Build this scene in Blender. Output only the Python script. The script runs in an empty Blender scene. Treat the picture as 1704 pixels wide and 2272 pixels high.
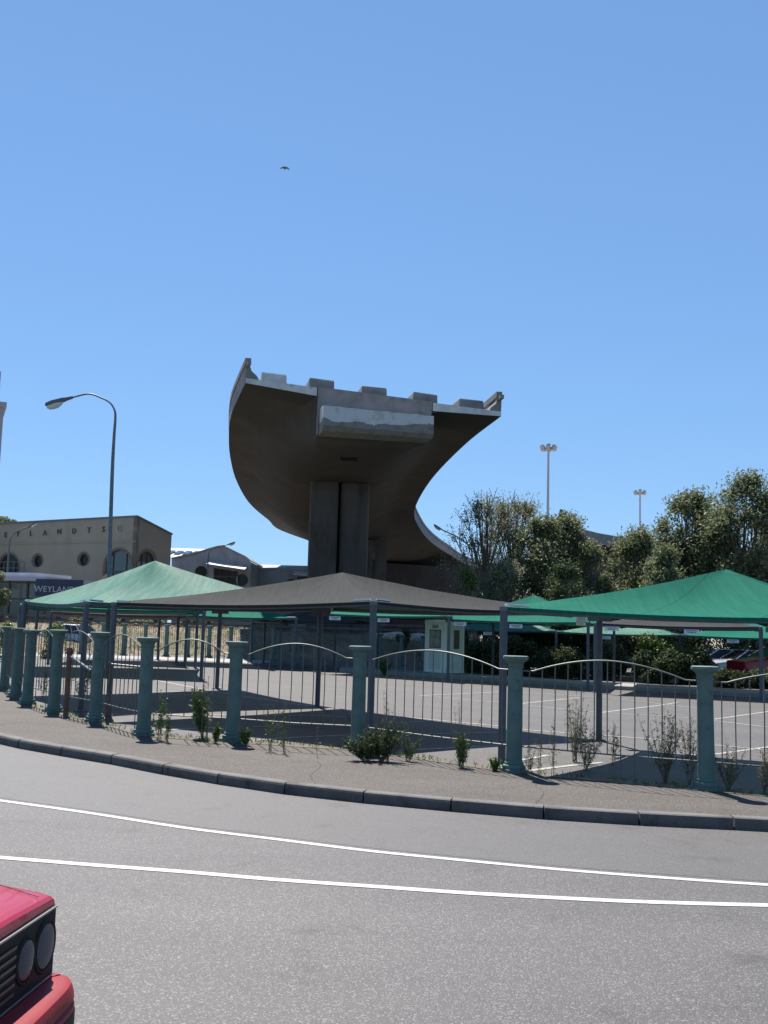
import bpy, bmesh, math, random
import numpy as np
from mathutils import Vector, Matrix
from mathutils.geometry import tessellate_polygon
random.seed(7); R = math.radians
SC = bpy.context.scene; COL = SC.collection
# ------------------------------------------------------------------ camera
F = 2300.0; EYE = 1.8; PITCH = 6.42; ROLL = 1.6
cd = bpy.data.cameras.new('camera'); cam = bpy.data.objects.new('camera', cd); COL.objects.link(cam)
cd.sensor_fit = 'VERTICAL'; cd.sensor_height = 36; cd.lens = 36*F/2272; cd.clip_start = .05; cd.clip_end = 9000
M3 = Matrix.Rotation(R(90+PITCH), 3, 'X') @ Matrix.Rotation(R(ROLL), 3, 'Z')
cam.matrix_world = Matrix.Translation((0, 0, EYE)) @ M3.to_4x4()
SC.camera = cam
SC.render.resolution_x = 768; SC.render.resolution_y = 1024
# ------------------------------------------------------------------ light
SUN_EL = 58; SUN_AZ = -17           # azimuth from +Y, clockwise
w = bpy.data.worlds.new("World"); SC.world = w; w.use_nodes = True
nt = w.node_tree; bg = nt.nodes['Background']; sky = nt.nodes.new('ShaderNodeTexSky')
sky.sky_type = 'NISHITA'; sky.sun_disc = False; sky.sun_elevation = R(SUN_EL); sky.sun_rotation = R(SUN_AZ)
sky.altitude = 0; sky.air_density = 1.0; sky.dust_density = 0.0; sky.ozone_density = 4.0
gma = nt.nodes.new('ShaderNodeGamma'); gma.inputs[1].default_value = .55; tint = nt.nodes.new('ShaderNodeVectorMath'); tint.operation = 'MULTIPLY'
tint.inputs[1].default_value = (1.17, 1.71, 2.38)
nt.links.new(sky.outputs[0], gma.inputs[0]); nt.links.new(gma.outputs[0], tint.inputs[0]); nt.links.new(tint.outputs[0], bg.inputs[0]); bg.inputs[1].default_value = .066
sl = bpy.data.lights.new('sun', 'SUN'); sl.energy = 5.0; sl.angle = R(.5); sl.color = (1, .95, .88)
so = bpy.data.objects.new('sun', sl); COL.objects.link(so)
sd = Vector((math.sin(R(SUN_AZ))*math.cos(R(SUN_EL)), math.cos(R(SUN_AZ))*math.cos(R(SUN_EL)), math.sin(R(SUN_EL))))
so.rotation_euler = sd.to_track_quat('Z', 'Y').to_euler()
SC.view_settings.view_transform = 'Standard'; SC.view_settings.look = 'None'
SC.view_settings.exposure = .98; SC.view_settings.gamma = 1
# ------------------------------------------------------------------ photo measuring helpers
def gz(x): return -.02*max(-8, min(8, x))
def ray(px, py): return (M3 @ Vector(((px-852)/F, -(py-1136)/F, -1))).normalized()
def G(px, py, dz=0.):
    r = ray(px, py); z = dz; p = None
    for _ in range(12):
        t = (z-EYE)/r.z; p = Vector((r.x*t, r.y*t, z)); z = gz(p.x)+dz
    return Vector((p.x, p.y, z))
def at(px, py, y):
    r = ray(px, py); t = y/r.y; return Vector((r.x*t, y, EYE+r.z*t))
# ------------------------------------------------------------------ tagging
def tag(o, label=None, cat=None, group=None, kind=None):
    if label: o['label'] = label
    if cat: o['category'] = cat
    if group: o['group'] = group
    if kind: o['kind'] = kind
    return o
def empty(name, loc, label, cat, group=None, rz=0):
    o = bpy.data.objects.new(name, None); COL.objects.link(o); o.location = loc; o.rotation_euler = (0, 0, rz)
    o.empty_display_size = .1
    return tag(o, label, cat, group)
def copy_tree(o, parent=None):
    c = o.copy(); COL.objects.link(c); c.parent = parent
    for ch in list(o.children): copy_tree(ch, c)
    return c
class MB:
    def __init__(s): s.v = []; s.f = []; s.m = []; s.cm = 0
    def add(s, vs, fs):
        n = len(s.v); s.v += [tuple(v) for v in vs]; s.f += [tuple(i+n for i in f) for f in fs]; s.m += [s.cm]*len(fs)
        return s
    def box(s, x0, x1, y0, y1, z0, z1):
        return s.add([(x0,y0,z0),(x1,y0,z0),(x1,y1,z0),(x0,y1,z0),(x0,y0,z1),(x1,y0,z1),(x1,y1,z1),(x0,y1,z1)],
                     [(0,3,2,1),(4,5,6,7),(0,1,5,4),(1,2,6,5),(2,3,7,6),(3,0,4,7)])
    def obox(s, c, X, Y, Z):            # oriented box: centre and half vectors
        c, X, Y, Z = map(Vector, (c, X, Y, Z))
        vs = [c+a*X+b*Y+d*Z for d in (-1, 1) for a, b in ((-1,-1),(1,-1),(1,1),(-1,1))]
        return s.add(vs, [(0,3,2,1),(4,5,6,7),(0,1,5,4),(1,2,6,5),(2,3,7,6),(3,0,4,7)])
    def tube(s, pts, r, n=8, caps=True):
        pts = [Vector(p) for p in pts]; k = len(pts)
        rs = r if isinstance(r, (list, tuple)) else [r]*k
        vs = []; prev = None
        for i, p in enumerate(pts):
            t = (pts[min(i+1, k-1)]-pts[max(i-1, 0)])
            t = t.normalized() if t.length > 1e-9 else Vector((0, 0, 1))
            if prev is None:
                a = Vector((1, 0, 0)) if abs(t.x) < .9 else Vector((0, 1, 0))
                u = t.cross(a).normalized()
            else:
                u = (prev-t*prev.dot(t)); u = u.normalized() if u.length > 1e-6 else t.orthogonal().normalized()
            prev = u; q = t.cross(u)
            for j in range(n):
                a = 2*math.pi*j/n; vs.append(p+(u*math.cos(a)+q*math.sin(a))*rs[i])
        fs = [(i*n+j, i*n+(j+1) % n, (i+1)*n+(j+1) % n, (i+1)*n+j) for i in range(k-1) for j in range(n)]
        if caps: fs += [tuple(range(n))[::-1], tuple(range((k-1)*n, k*n))]
        return s.add(vs, fs)
    def lathe(s, prof, n=20, c=(0, 0, 0)):
        vs = [(c[0]+r*math.cos(2*math.pi*j/n), c[1]+r*math.sin(2*math.pi*j/n), c[2]+z) for r, z in prof for j in range(n)]
        k = len(prof)
        fs = [(i*n+j, i*n+(j+1) % n, (i+1)*n+(j+1) % n, (i+1)*n+j) for i in range(k-1) for j in range(n)]
        fs += [tuple(range(n))[::-1], tuple(range((k-1)*n, k*n))]
        return s.add(vs, fs)
    def prism(s, poly, a, b):           # poly: list of 3D points; extruded along vector b-a offset
        a = Vector(a); b = Vector(b); n = len(poly)
        vs = [Vector(p)+a for p in poly]+[Vector(p)+b for p in poly]
        return s.add(vs, [tuple(range(n))[::-1], tuple(range(n, 2*n))]+[(i, (i+1) % n, n+(i+1) % n, n+i) for i in range(n)])
    def grid(s, rows):
        m = len(rows[0]); vs = [p for r_ in rows for p in r_]
        return s.add(vs, [(i*m+j, i*m+j+1, (i+1)*m+j+1, (i+1)*m+j) for i in range(len(rows)-1) for j in range(m-1)])
    def build(s, name, mat, parent=None, smooth=False, loc=None, rz=0, fix=True):
        me = bpy.data.meshes.new(name); me.from_pydata(s.v, [], s.f)
        for mt in (mat if isinstance(mat, (list, tuple)) else [mat]): me.materials.append(mt)
        if isinstance(mat, (list, tuple)): me.polygons.foreach_set('material_index', s.m)
        if fix:
            bm = bmesh.new(); bm.from_mesh(me); bmesh.ops.recalc_face_normals(bm, faces=bm.faces); bm.to_mesh(me); bm.free()
        if smooth:
            me.polygons.foreach_set('use_smooth', [True]*len(me.polygons))
            me.set_sharp_from_angle(angle=R(smooth if smooth is not True else 40))
        me.update()
        o = bpy.data.objects.new(name, me); COL.objects.link(o); o.parent = parent
        if loc is not None: o.location = loc
        o.rotation_euler = (0, 0, rz)
        return o
# ------------------------------------------------------------------ materials
MC = {}
def mat(name, c1, c2=None, rough=.8, scale=3., bump=0., bscale=40., spec=.5, metal=0., c3=None, s3=.8, t3=(.5, .65), stretch=(1, 1, 1), coat=0., t12=(.35, .65), detail=6, joints=None):
    if name in MC: return MC[name]
    m = bpy.data.materials.new(name); m.use_nodes = True; N = m.node_tree.nodes; L = m.node_tree.links
    b = N['Principled BSDF']; b.inputs['Roughness'].default_value = rough; b.inputs['Metallic'].default_value = metal
    b.inputs['Specular IOR Level'].default_value = spec; b.inputs['Coat Weight'].default_value = coat
    b.inputs['Base Color'].default_value = (*c1, 1)
    tc = N.new('ShaderNodeTexCoord'); mp = N.new('ShaderNodeMapping'); mp.inputs['Scale'].default_value = stretch
    L.new(tc.outputs['Object'], mp.inputs[0])
    col = None
    if c2:
        n = N.new('ShaderNodeTexNoise'); n.inputs['Scale'].default_value = scale; n.inputs['Detail'].default_value = detail
        L.new(mp.outputs[0], n.inputs['Vector'])
        r = N.new('ShaderNodeValToRGB'); r.color_ramp.elements[0].position, r.color_ramp.elements[1].position = t12
        r.color_ramp.elements[0].color = (*c1, 1); r.color_ramp.elements[1].color = (*c2, 1)
        L.new(n.outputs['Fac'], r.inputs[0]); col = r.outputs[0]
        if c3:
            n2 = N.new('ShaderNodeTexNoise'); n2.inputs['Scale'].default_value = s3; n2.inputs['Detail'].default_value = 8
            n2.inputs['Roughness'].default_value = .65
            L.new(mp.outputs[0], n2.inputs['Vector'])
            r2 = N.new('ShaderNodeValToRGB'); r2.color_ramp.elements[0].position, r2.color_ramp.elements[1].position = t3
            L.new(n2.outputs['Fac'], r2.inputs[0])
            mx = N.new('ShaderNodeMix'); mx.data_type = 'RGBA'; mx.inputs[7].default_value = (*c3, 1)
            L.new(r2.outputs[0], mx.inputs[0]); L.new(col, mx.inputs[6]); col = mx.outputs[2]
        if joints:
            jw, jh, rot, dark = joints
            mj = N.new('ShaderNodeMapping'); mj.inputs['Rotation'].default_value = rot; L.new(tc.outputs['Object'], mj.inputs[0])
            bk = N.new('ShaderNodeTexBrick'); bk.inputs['Scale'].default_value = 1; bk.inputs['Brick Width'].default_value = jw; bk.inputs['Row Height'].default_value = jh
            bk.inputs['Mortar Size'].default_value = .018; bk.inputs['Mortar Smooth'].default_value = .3
            bk.inputs['Color1'].default_value = (1, 1, 1, 1); bk.inputs['Color2'].default_value = (.86, .86, .87, 1); bk.inputs['Mortar'].default_value = (dark, dark, dark, 1)
            L.new(mj.outputs[0], bk.inputs[0]); mk = N.new('ShaderNodeMix'); mk.data_type = 'RGBA'; mk.blend_type = 'MULTIPLY'; mk.inputs[0].default_value = 1
            L.new(col, mk.inputs[6]); L.new(bk.outputs[0], mk.inputs[7]); col = mk.outputs[2]
        L.new(col, b.inputs['Base Color'])
    if bump:
        n3 = N.new('ShaderNodeTexNoise'); n3.inputs['Scale'].default_value = bscale; n3.inputs['Detail'].default_value = 4
        L.new(tc.outputs['Object'], n3.inputs['Vector'])
        bp = N.new('ShaderNodeBump'); bp.inputs['Strength'].default_value = bump; bp.inputs['Distance'].default_value = .01
        L.new(n3.outputs['Fac'], bp.inputs['Height']); L.new(bp.outputs[0], b.inputs['Normal'])
    MC[name] = m; return m
def asphalt(name, dark, light, patch, speck, rough=.62, sc=90, bump=.6, patch_scale=.35):
    m = bpy.data.materials.new(name); m.use_nodes = True; N = m.node_tree.nodes; L = m.node_tree.links
    b = N['Principled BSDF']; b.inputs['Roughness'].default_value = rough; b.inputs['Specular IOR Level'].default_value = .28
    tc = N.new('ShaderNodeTexCoord')
    vo = N.new('ShaderNodeTexVoronoi'); vo.inputs['Scale'].default_value = sc; L.new(tc.outputs['Object'], vo.inputs['Vector'])
    sep = N.new('ShaderNodeSeparateColor'); L.new(vo.outputs['Color'], sep.inputs[0])
    r = N.new('ShaderNodeValToRGB'); e = r.color_ramp.elements; e[0].color = (*dark, 1); e[1].color = (*speck, 1)
    e[0].position = 0; e[1].position = 1; k = e.new(.8); k.color = (*light, 1)
    L.new(sep.outputs[0], r.inputs[0])
    n = N.new('ShaderNodeTexNoise'); n.inputs['Scale'].default_value = patch_scale; n.inputs['Detail'].default_value = 9; n.inputs['Roughness'].default_value = .6
    mp = N.new('ShaderNodeMapping'); mp.inputs['Scale'].default_value = (.5, 1.6, 1); mp.inputs['Rotation'].default_value = (0, 0, .35)
    L.new(tc.outputs['Object'], mp.inputs[0]); L.new(mp.outputs[0], n.inputs['Vector'])
    r2 = N.new('ShaderNodeValToRGB'); r2.color_ramp.elements[0].position = .3; r2.color_ramp.elements[1].position = .7
    r2.color_ramp.elements[0].color = (*patch, 1); r2.color_ramp.elements[1].color = (1, 1, 1, 1)
    L.new(n.outputs['Fac'], r2.inputs[0])
    mx = N.new('ShaderNodeMix'); mx.data_type = 'RGBA'; mx.blend_type = 'MULTIPLY'; mx.inputs[0].default_value = 1
    L.new(r.outputs[0], mx.inputs[6]); L.new(r2.outputs[0], mx.inputs[7])
    n4 = N.new('ShaderNodeTexNoise'); n4.inputs['Scale'].default_value = 1.7; n4.inputs['Detail'].default_value = 10; n4.inputs['Roughness'].default_value = .75
    L.new(tc.outputs['Object'], n4.inputs['Vector']); r4 = N.new('ShaderNodeValToRGB'); r4.color_ramp.elements[0].position = .26; r4.color_ramp.elements[1].position = .44
    r4.color_ramp.elements[0].color = (.6, .59, .58, 1); r4.color_ramp.elements[1].color = (1, 1, 1, 1); L.new(n4.outputs['Fac'], r4.inputs[0])
    mx2 = N.new('ShaderNodeMix'); mx2.data_type = 'RGBA'; mx2.blend_type = 'MULTIPLY'; mx2.inputs[0].default_value = 1
    L.new(mx.outputs[2], mx2.inputs[6]); L.new(r4.outputs[0], mx2.inputs[7]); L.new(mx2.outputs[2], b.inputs['Base Color'])
    bp = N.new('ShaderNodeBump'); bp.inputs['Strength'].default_value = bump; bp.inputs['Distance'].default_value = .004
    L.new(vo.outputs['Distance'], bp.inputs['Height']); bp.invert = True; L.new(bp.outputs[0], b.inputs['Normal'])
    MC[name] = m; return m
road_m = asphalt('road asphalt', (.079, .073, .071), (.104, .097, .094), (.72, .72, .73), (.215, .205, .20), rough=.62, sc=105, bump=.6)
lane_m = asphalt('worn lane asphalt', (0.079, 0.073, 0.070), (0.096, 0.090, 0.086), (.9, .9, .9), (0.157, 0.151, 0.145), rough=.55, sc=120, bump=.3)
lot_m = asphalt('car park asphalt', (0.068, 0.063, 0.059), (0.092, 0.086, 0.083), (.78, .77, .76), (0.146, 0.139, 0.133), rough=.68, sc=60, bump=.4, patch_scale=.5)
pave_m = asphalt('pavement asphalt', (0.061, 0.052, 0.046), (0.087, 0.077, 0.069), (.8, .77, .75), (0.166, 0.151, 0.136), rough=.8, sc=80, bump=.7, patch_scale=.8)
kerb_m = mat('kerb concrete', (0.091, 0.086, 0.079), (0.125, 0.120, 0.110), .85, 5, .4, 60, c3=(0.048, 0.046, 0.042), s3=2.5)
line_m = mat('road paint', (.46, .46, .44), (.38, .38, .36), .65, 12, .2, 80, c3=(.2, .195, .19), s3=16, t3=(.58, .68))
faded_m = mat('faded paint', (0.340, 0.326, 0.286), (0.258, 0.252, 0.225), .7, 6, .2, 80, c3=(0.136, 0.130, 0.126), s3=14, t3=(.5, .62))
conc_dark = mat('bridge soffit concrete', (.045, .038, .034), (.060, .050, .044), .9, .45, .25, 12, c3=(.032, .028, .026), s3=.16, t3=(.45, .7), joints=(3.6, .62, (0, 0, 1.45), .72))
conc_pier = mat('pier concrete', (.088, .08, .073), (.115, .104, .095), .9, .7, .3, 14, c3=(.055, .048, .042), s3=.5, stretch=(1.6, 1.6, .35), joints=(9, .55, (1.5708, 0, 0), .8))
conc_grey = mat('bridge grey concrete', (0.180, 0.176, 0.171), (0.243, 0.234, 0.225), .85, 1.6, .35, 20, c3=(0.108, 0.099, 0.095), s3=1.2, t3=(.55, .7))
conc_lite = mat('weathered pale concrete', (0.476, 0.468, 0.459), (0.612, 0.603, 0.586), .8, 2.2, .5, 18, c3=(0.187, 0.162, 0.145), s3=1.6, t3=(.56, .72))
steel_m = mat('galvanised steel', (0.116, 0.133, 0.145), (0.159, 0.177, 0.184), .55, 9, .1, 50, metal=.35)
post_m = mat('blue grey post paint', (0.064, 0.078, 0.093), (0.086, 0.103, 0.115), .6, 6, .15, 40, c3=(0.086, 0.077, 0.060), s3=5, t3=(.66, .8))
teal_m = mat('teal pillar paint', (.080, .138, .120), (.104, .172, .150), .75, 4, .35, 30, c3=(.04, .055, .046), s3=4.5, t3=(.57, .72))
bar_m = mat('painted fence bar', (0.085, 0.102, 0.093), (0.119, 0.136, 0.119), .55, 20, .1, 60, c3=(0.102, 0.060, 0.038), s3=9, t3=(.62, .75))
rust_m = mat('rusty steel', (0.120, 0.060, 0.038), (0.195, 0.105, 0.068), .8, 12, .3, 60)
white_m = mat('white fibreglass', (.84, .82, .79), (.88, .86, .84), .5, 2.5, .1, 10, c3=(.5, .42, .25), s3=1.1, t3=(.62, .75))
plate_m = mat('sign plate white', (.55, .58, .60), (.66, .68, .70), .5, 8)
ink_m = mat('sign ink', (.08, .09, .1), rough=.6)
glass_m = mat('dark window glass', (.012, .014, .016), rough=.15, spec=.25)
skyglass_m = mat('window glass', (.03, .04, .05), rough=.04, spec=1.0)
black_m = mat('black plastic', (.006, .006, .007), rough=.6, spec=.2)
rubber_m = mat('tyre rubber', (.02, .02, .02), rough=.85)
rim_m = mat('wheel rim metal', (.2, .2, .21), rough=.45, metal=.6)
chrome_m = mat('chrome', (.7, .7, .72), rough=.15, metal=1.0)
frame_m = mat('window frame paint', (.05, .055, .06), rough=.5)
tan_m = mat('tan render wall', (0.297, 0.267, 0.209), (0.341, 0.311, 0.248), .9, .35, .2, 10, c3=(0.220, 0.198, 0.154), s3=.22, t3=(.5, .68), stretch=(1, 1, .5))
greywall_m = mat('grey painted wall', (0.272, 0.288, 0.304), (0.336, 0.352, 0.368), .85, .5, .2, 10, c3=(0.208, 0.216, 0.224), s3=.4)
brick_m = mat('brick arch trim', (.17, .12, .09), (.22, .16, .12), .85, 5, .3, 20)
cap_m = mat('roof flashing', (.10, .12, .17), rough=.5)
roofm = mat('metal roof sheet', (0.250, 0.250, 0.244), (0.297, 0.297, 0.291), .5, 2, .1, 20)
navy_m = mat('navy sign board', (.02, .03, .07), (.03, .04, .085), .5, 2)
letter_m = mat('dark letter metal', (.07, .055, .05), rough=.6)
ghost_m = mat('ghost letter stain', (.235, .205, .15), rough=.9)
lite_letter_m = mat('pale sign lettering', (.45, .47, .52), rough=.6)
tower_m = mat('tower wall', (0.288, 0.272, 0.304), (0.336, 0.320, 0.352), .8, .3)
def cloth(name, c1, c2, tr=.35, through=.06, rough=.55, sheen=.0, spec=.3):
    m = bpy.data.materials.new(name); m.use_nodes = True; N = m.node_tree.nodes; L = m.node_tree.links
    b = N['Principled BSDF']; b.inputs['Roughness'].default_value = rough; b.inputs['Specular IOR Level'].default_value = spec
    tc = N.new('ShaderNodeTexCoord')
    mp = N.new('ShaderNodeMapping'); mp.inputs['Scale'].default_value = (12, .8, 1); mp.inputs['Rotation'].default_value = (0, 0, .75)
    L.new(tc.outputs['Object'], mp.inputs[0])
    n = N.new('ShaderNodeTexNoise'); n.inputs['Scale'].default_value = 1.3; n.inputs['Detail'].default_value = 8; n.inputs['Roughness'].default_value = .7
    L.new(mp.outputs[0], n.inputs['Vector'])
    r = N.new('ShaderNodeValToRGB'); r.color_ramp.elements[0].position = .35; r.color_ramp.elements[1].position = .68
    r.color_ramp.elements[0].color = (*c1, 1); r.color_ramp.elements[1].color = (*c2, 1)
    L.new(n.outputs['Fac'], r.inputs[0])
    mj = N.new('ShaderNodeMapping'); mj.inputs['Rotation'].default_value = (0, 0, -.82); L.new(tc.outputs['Object'], mj.inputs[0])
    bk = N.new('ShaderNodeTexBrick'); bk.inputs['Scale'].default_value = 1; bk.inputs['Brick Width'].default_value = 40; bk.inputs['Row Height'].default_value = 1.45
    bk.inputs['Mortar Size'].default_value = .014; bk.inputs['Color1'].default_value = (1, 1, 1, 1); bk.inputs['Color2'].default_value = (.93, .93, .93, 1); bk.inputs['Mortar'].default_value = (.72, .72, .72, 1)
    L.new(mj.outputs[0], bk.inputs[0]); mk = N.new('ShaderNodeMix'); mk.data_type = 'RGBA'; mk.blend_type = 'MULTIPLY'; mk.inputs[0].default_value = 1
    L.new(r.outputs[0], mk.inputs[6]); L.new(bk.outputs[0], mk.inputs[7]); L.new(mk.outputs[2], b.inputs['Base Color'])
    wv = N.new('ShaderNodeTexNoise'); wv.inputs['Scale'].default_value = 60; wv.inputs['Detail'].default_value = 2
    L.new(tc.outputs['Object'], wv.inputs['Vector'])
    bp = N.new('ShaderNodeBump'); bp.inputs['Strength'].default_value = .35; bp.inputs['Distance'].default_value = .006
    L.new(wv.outputs['Fac'], bp.inputs['Height']); L.new(bp.outputs[0], b.inputs['Normal'])
    tl = N.new('ShaderNodeBsdfTranslucent'); L.new(r.outputs[0], tl.inputs[0])
    m1 = N.new('ShaderNodeMixShader'); m1.inputs[0].default_value = tr
    L.new(b.outputs[0], m1.inputs[1]); L.new(tl.outputs[0], m1.inputs[2])
    tp = N.new('ShaderNodeBsdfTransparent'); m2 = N.new('ShaderNodeMixShader'); m2.inputs[0].default_value = through
    L.new(m1.outputs[0], m2.inputs[1]); L.new(tp.outputs[0], m2.inputs[2])
    L.new(m2.outputs[0], N['Material Output'].inputs[0]); return m
green_cloth = cloth('green shade net', (.010, .125, .085), (.018, .165, .112), .22, .03, .85, spec=.06)
sunlit_cloth = cloth('green shade net with painted sun glare', (.014, .10, .068), (.075, .20, .145), .08, .03, .55, spec=.14)  # paler streaks put the sun's glare on the net into its colour
grey_cloth = cloth('grey shade net', (.032, .033, .032), (.046, .047, .045), .08, .03, .85, spec=.08)
brown_cloth = cloth('brown shade net', (.09, .07, .06), (.12, .095, .085), .12, .04, .85, spec=.06)
def leafmat(name, c1, c2, c3, rough=.42, tr=.3, sc=1.2):
    m = bpy.data.materials.new(name); m.use_nodes = True; N = m.node_tree.nodes; L = m.node_tree.links
    b = N['Principled BSDF']; b.inputs['Roughness'].default_value = rough; b.inputs['Specular IOR Level'].default_value = .5
    g = N.new('ShaderNodeNewGeometry'); r = N.new('ShaderNodeValToRGB'); e = r.color_ramp.elements
    e[0].color = (*c1, 1); e[1].color = (*c3, 1); k = e.new(.55); k.color = (*c2, 1)
    L.new(g.outputs['Random Per Island'], r.inputs[0]); L.new(r.outputs[0], b.inputs['Base Color'])
    tl = N.new('ShaderNodeBsdfTranslucent'); L.new(r.outputs[0], tl.inputs[0])
    m1 = N.new('ShaderNodeMixShader'); m1.inputs[0].default_value = tr
    L.new(b.outputs[0], m1.inputs[1]); L.new(tl.outputs[0], m1.inputs[2])
    L.new(m1.outputs[0], N['Material Output'].inputs[0]); return m
leaf_dark = leafmat('dark green leaves', (0.086, 0.103, 0.046), (0.144, 0.167, 0.075), (0.265, 0.282, 0.161), .6, .45)
leaf_olive = leafmat('olive leaves', (0.127, 0.132, 0.075), (0.201, 0.207, 0.115), (0.322, 0.316, 0.207), .62, .45)
leaf_lite = leafmat('light green leaves', (0.068, 0.116, 0.020), (0.109, 0.163, 0.030), (0.177, 0.218, 0.054))
leaf_hedge = leafmat('hedge leaves', (.028, .044, .016), (.05, .074, .024), (.11, .14, .045), .7)
dry_m = leafmat('dry weed seed heads', (.09, .08, .045), (.14, .115, .065), (.20, .17, .10), .8)
weed_m = leafmat('weed leaves', (0.051, 0.085, 0.017), (0.076, 0.128, 0.025), (0.119, 0.178, 0.043))
bark_m = mat('bark', (.10, .08, .06), (.15, .125, .10), .9, 6, .5, 20)
stem_m = mat('weed stem', (.13, .11, .055), (.10, .13, .05), .8, 8)
# ------------------------------------------------------------------ ground levels
def interp(tab, x, sl, sr):
    if x <= tab[0][0]: return tab[0][1]+(x-tab[0][0])*sl
    if x >= tab[-1][0]: return tab[-1][1]+(x-tab[-1][0])*sr
    for (a, ya), (b, yb) in zip(tab, tab[1:]):
        if x <= b: return ya+(yb-ya)*(x-a)/(b-a)
def smooth_curve(pts, n=60):
    """Catmull-Rom through points (tuples of any length)"""
    P = [Vector(p) for p in pts]; P = [P[0]*2-P[1]]+P+[P[-1]*2-P[-2]]; out = []
    m = len(P)-3
    for i in range(n+1):
        t = i/n*m; k = min(int(t), m-1); u = t-k; a, b, c, d = P[k:k+4]
        out.append(.5*((2*b)+(c-a)*u+(2*a-5*b+4*c-d)*u*u+(3*b-3*c+d-a)*u*u*u))
    return out
Q = 1704/1659
kerb_px = [(0,1590),(100,1608),(250,1632),(400,1660),(600,1690),(800,1712),(1000,1730),(1160,1743),(1400,1758),(1659,1770)]
kp = [G(a*Q, b*Q) for a, b in kerb_px]
ktab = [(p.x, p.y) for p in sorted(smooth_curve(kp, 40), key=lambda p: p.x)]
def yk(x): return interp(ktab, x, -1.15, -.06)
pil_px = [(9,1529,1390),(34,1547,1393),(60,1562,1397),(119,1580,1397),(210,1601,1402),(318,1632,1414),(515,1645,1423),(793,1663,1433),(1140,1713,1455),(1567,1752,1478)]
pil = []
for a, b, t in pil_px:
    g = G(a, b); z = at(a, t, g.y).z-g.z; pil.append((g, z))
print('pillars', [(round(g.x, 2), round(g.y, 2), round(z, 2)) for g, z in pil])
ftab = [(g.x, g.y) for g, z in pil]
def yf(x): return interp(ftab, x, -1.6, -.35)
def xs(a, b, st): n = int(round((b-a)/st)); return [a+(b-a)*i/n for i in range(n+1)]
def sheet(name, X, fy0, fy1, z, m, ny=1):
    mb = MB(); rows = []
    for j in range(ny+1):
        rows.append([(x, fy0(x)+(fy1(x)-fy0(x))*j/ny, gz(x)+z) for x in X])
    mb.grid(rows); return tag(mb.build(name, m), kind='structure')
ROADZ = -.12
gm = mat('far ground earth', (.20, .18, .14), (.26, .23, .18), .95, .05, .3, 2, c3=(.16, .17, .08), s3=.03)
mb = MB(); mb.grid([[(x, y, -.45 if abs(x) < 60 and abs(y) < 130 else -.3) for x in (-4000, -400, -61, -60, 60, 61, 400, 4000)] for y in (-4000, -400, -131, -130, 130, 131, 400, 5000)])
tag(mb.build('ground', gm), kind='structure')
XS = xs(-60, 60, .5)
sheet('road', XS, lambda x: -40, lambda x: min(yk(x), 118)+.02, ROADZ, road_m)
sheet('pavement', XS, lambda x: min(yk(x), 118)+.15, lambda x: max(min(yf(x), 120), yk(x)+.5 if yk(x) < 100 else 119)-.12, 0, pave_m)
sheet('car_park', XS, lambda x: max(min(yf(x), 120), yk(x)+.5 if yk(x) < 100 else 119)-.12, lambda x: 130, 0, lot_m, 3)
sheet('verge', xs(-14, 14, .2), lambda x: yf(x)-.16+.03*math.sin(x*7.3), lambda x: yf(x)+.16+.06*math.sin(x*5.1)+.04*math.sin(x*13), .004, mat('verge soil', (.09, .075, .055), (.14, .115, .085), .95, 8, .6, 40, c3=(.10, .10, .05), s3=5))
# kerb stones
mb = MB(); x = -30.
while x < 30:
    # step by arc length ~1 m
    dx = 1.0/math.hypot(1, (yk(x+.1)-yk(x-.1))/.2); x2 = x+dx-.018
    p = [(x, yk(x)), (x2, yk(x2))]; d = Vector((p[1][0]-p[0][0], p[1][1]-p[0][1])).normalized(); nrm = Vector((-d.y, d.x))
    h = random.uniform(-.004, .004)
    prof = [(0, ROADZ-.2), (0, -.03+h), (.012, -.008+h), (.03, .002+h), (.15, .004+h), (.15, ROADZ-.2)]
    sec = []
    for q in p:
        sec.append([(q[0]+nrm.x*o, q[1]+nrm.y*o, gz(q[0])+z) for o, z in prof])
    n = len(prof); mb.add(sec[0]+sec[1], [tuple(range(n)), tuple(range(n, 2*n))[::-1]]+[(i, n+i, n+(i+1) % n, (i+1) % n) for i in range(n)])
    x += dx
tag(mb.build('kerb', kerb_m), kind='structure')
# painted lines
def ribbon(name, pts, wdt, z, m, n=40):
    P = [G(a, b, z) for a, b in pts]; P = smooth_curve(P, n) if len(P) > 2 else [P[0].lerp(P[1], i/8) for i in range(9)]
    mb = MB(); A = []; B = []
    for i, p in enumerate(P):
        t = (P[min(i+1, len(P)-1)]-P[max(i-1, 0)]); t.z = 0; t.normalize(); nr = Vector((-t.y, t.x, 0))
        a = p+nr*wdt/2; b = p-nr*wdt/2; a.z = gz(a.x)+z; b.z = gz(b.x)+z; A.append(a); B.append(b)
    mb.grid([A, B]); return tag(mb.build(name, m), kind='structure')
def sq(l): return [(a*Q, b*Q) for a, b in l]
def ext(pts):   # continue a curve past the frame, in pixels
    a, b = pts[0], pts[1]; c, d = pts[-2], pts[-1]
    return [(a[0]-(b[0]-a[0])*2, a[1]-(b[1]-a[1])*1.9)]+pts+[(d[0]+(d[0]-c[0])*2, d[1]+(d[1]-c[1])*1.7)]
l1px = ext(sq([(0,1729),(200,1757),(400,1788),(600,1813),(800,1838),(1000,1858),(1200,1877),(1400,1893),(1659,1911)]))
l1t = sorted([(p.x, p.y) for p in smooth_curve([G(a, b, ROADZ) for a, b in l1px], 40)])
sheet('worn_lane', xs(-14, 12, .4), lambda x: interp(l1t, x, -.9, -.05)+.12, lambda x: yk(x)-.1, ROADZ+.002, lane_m)
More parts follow.
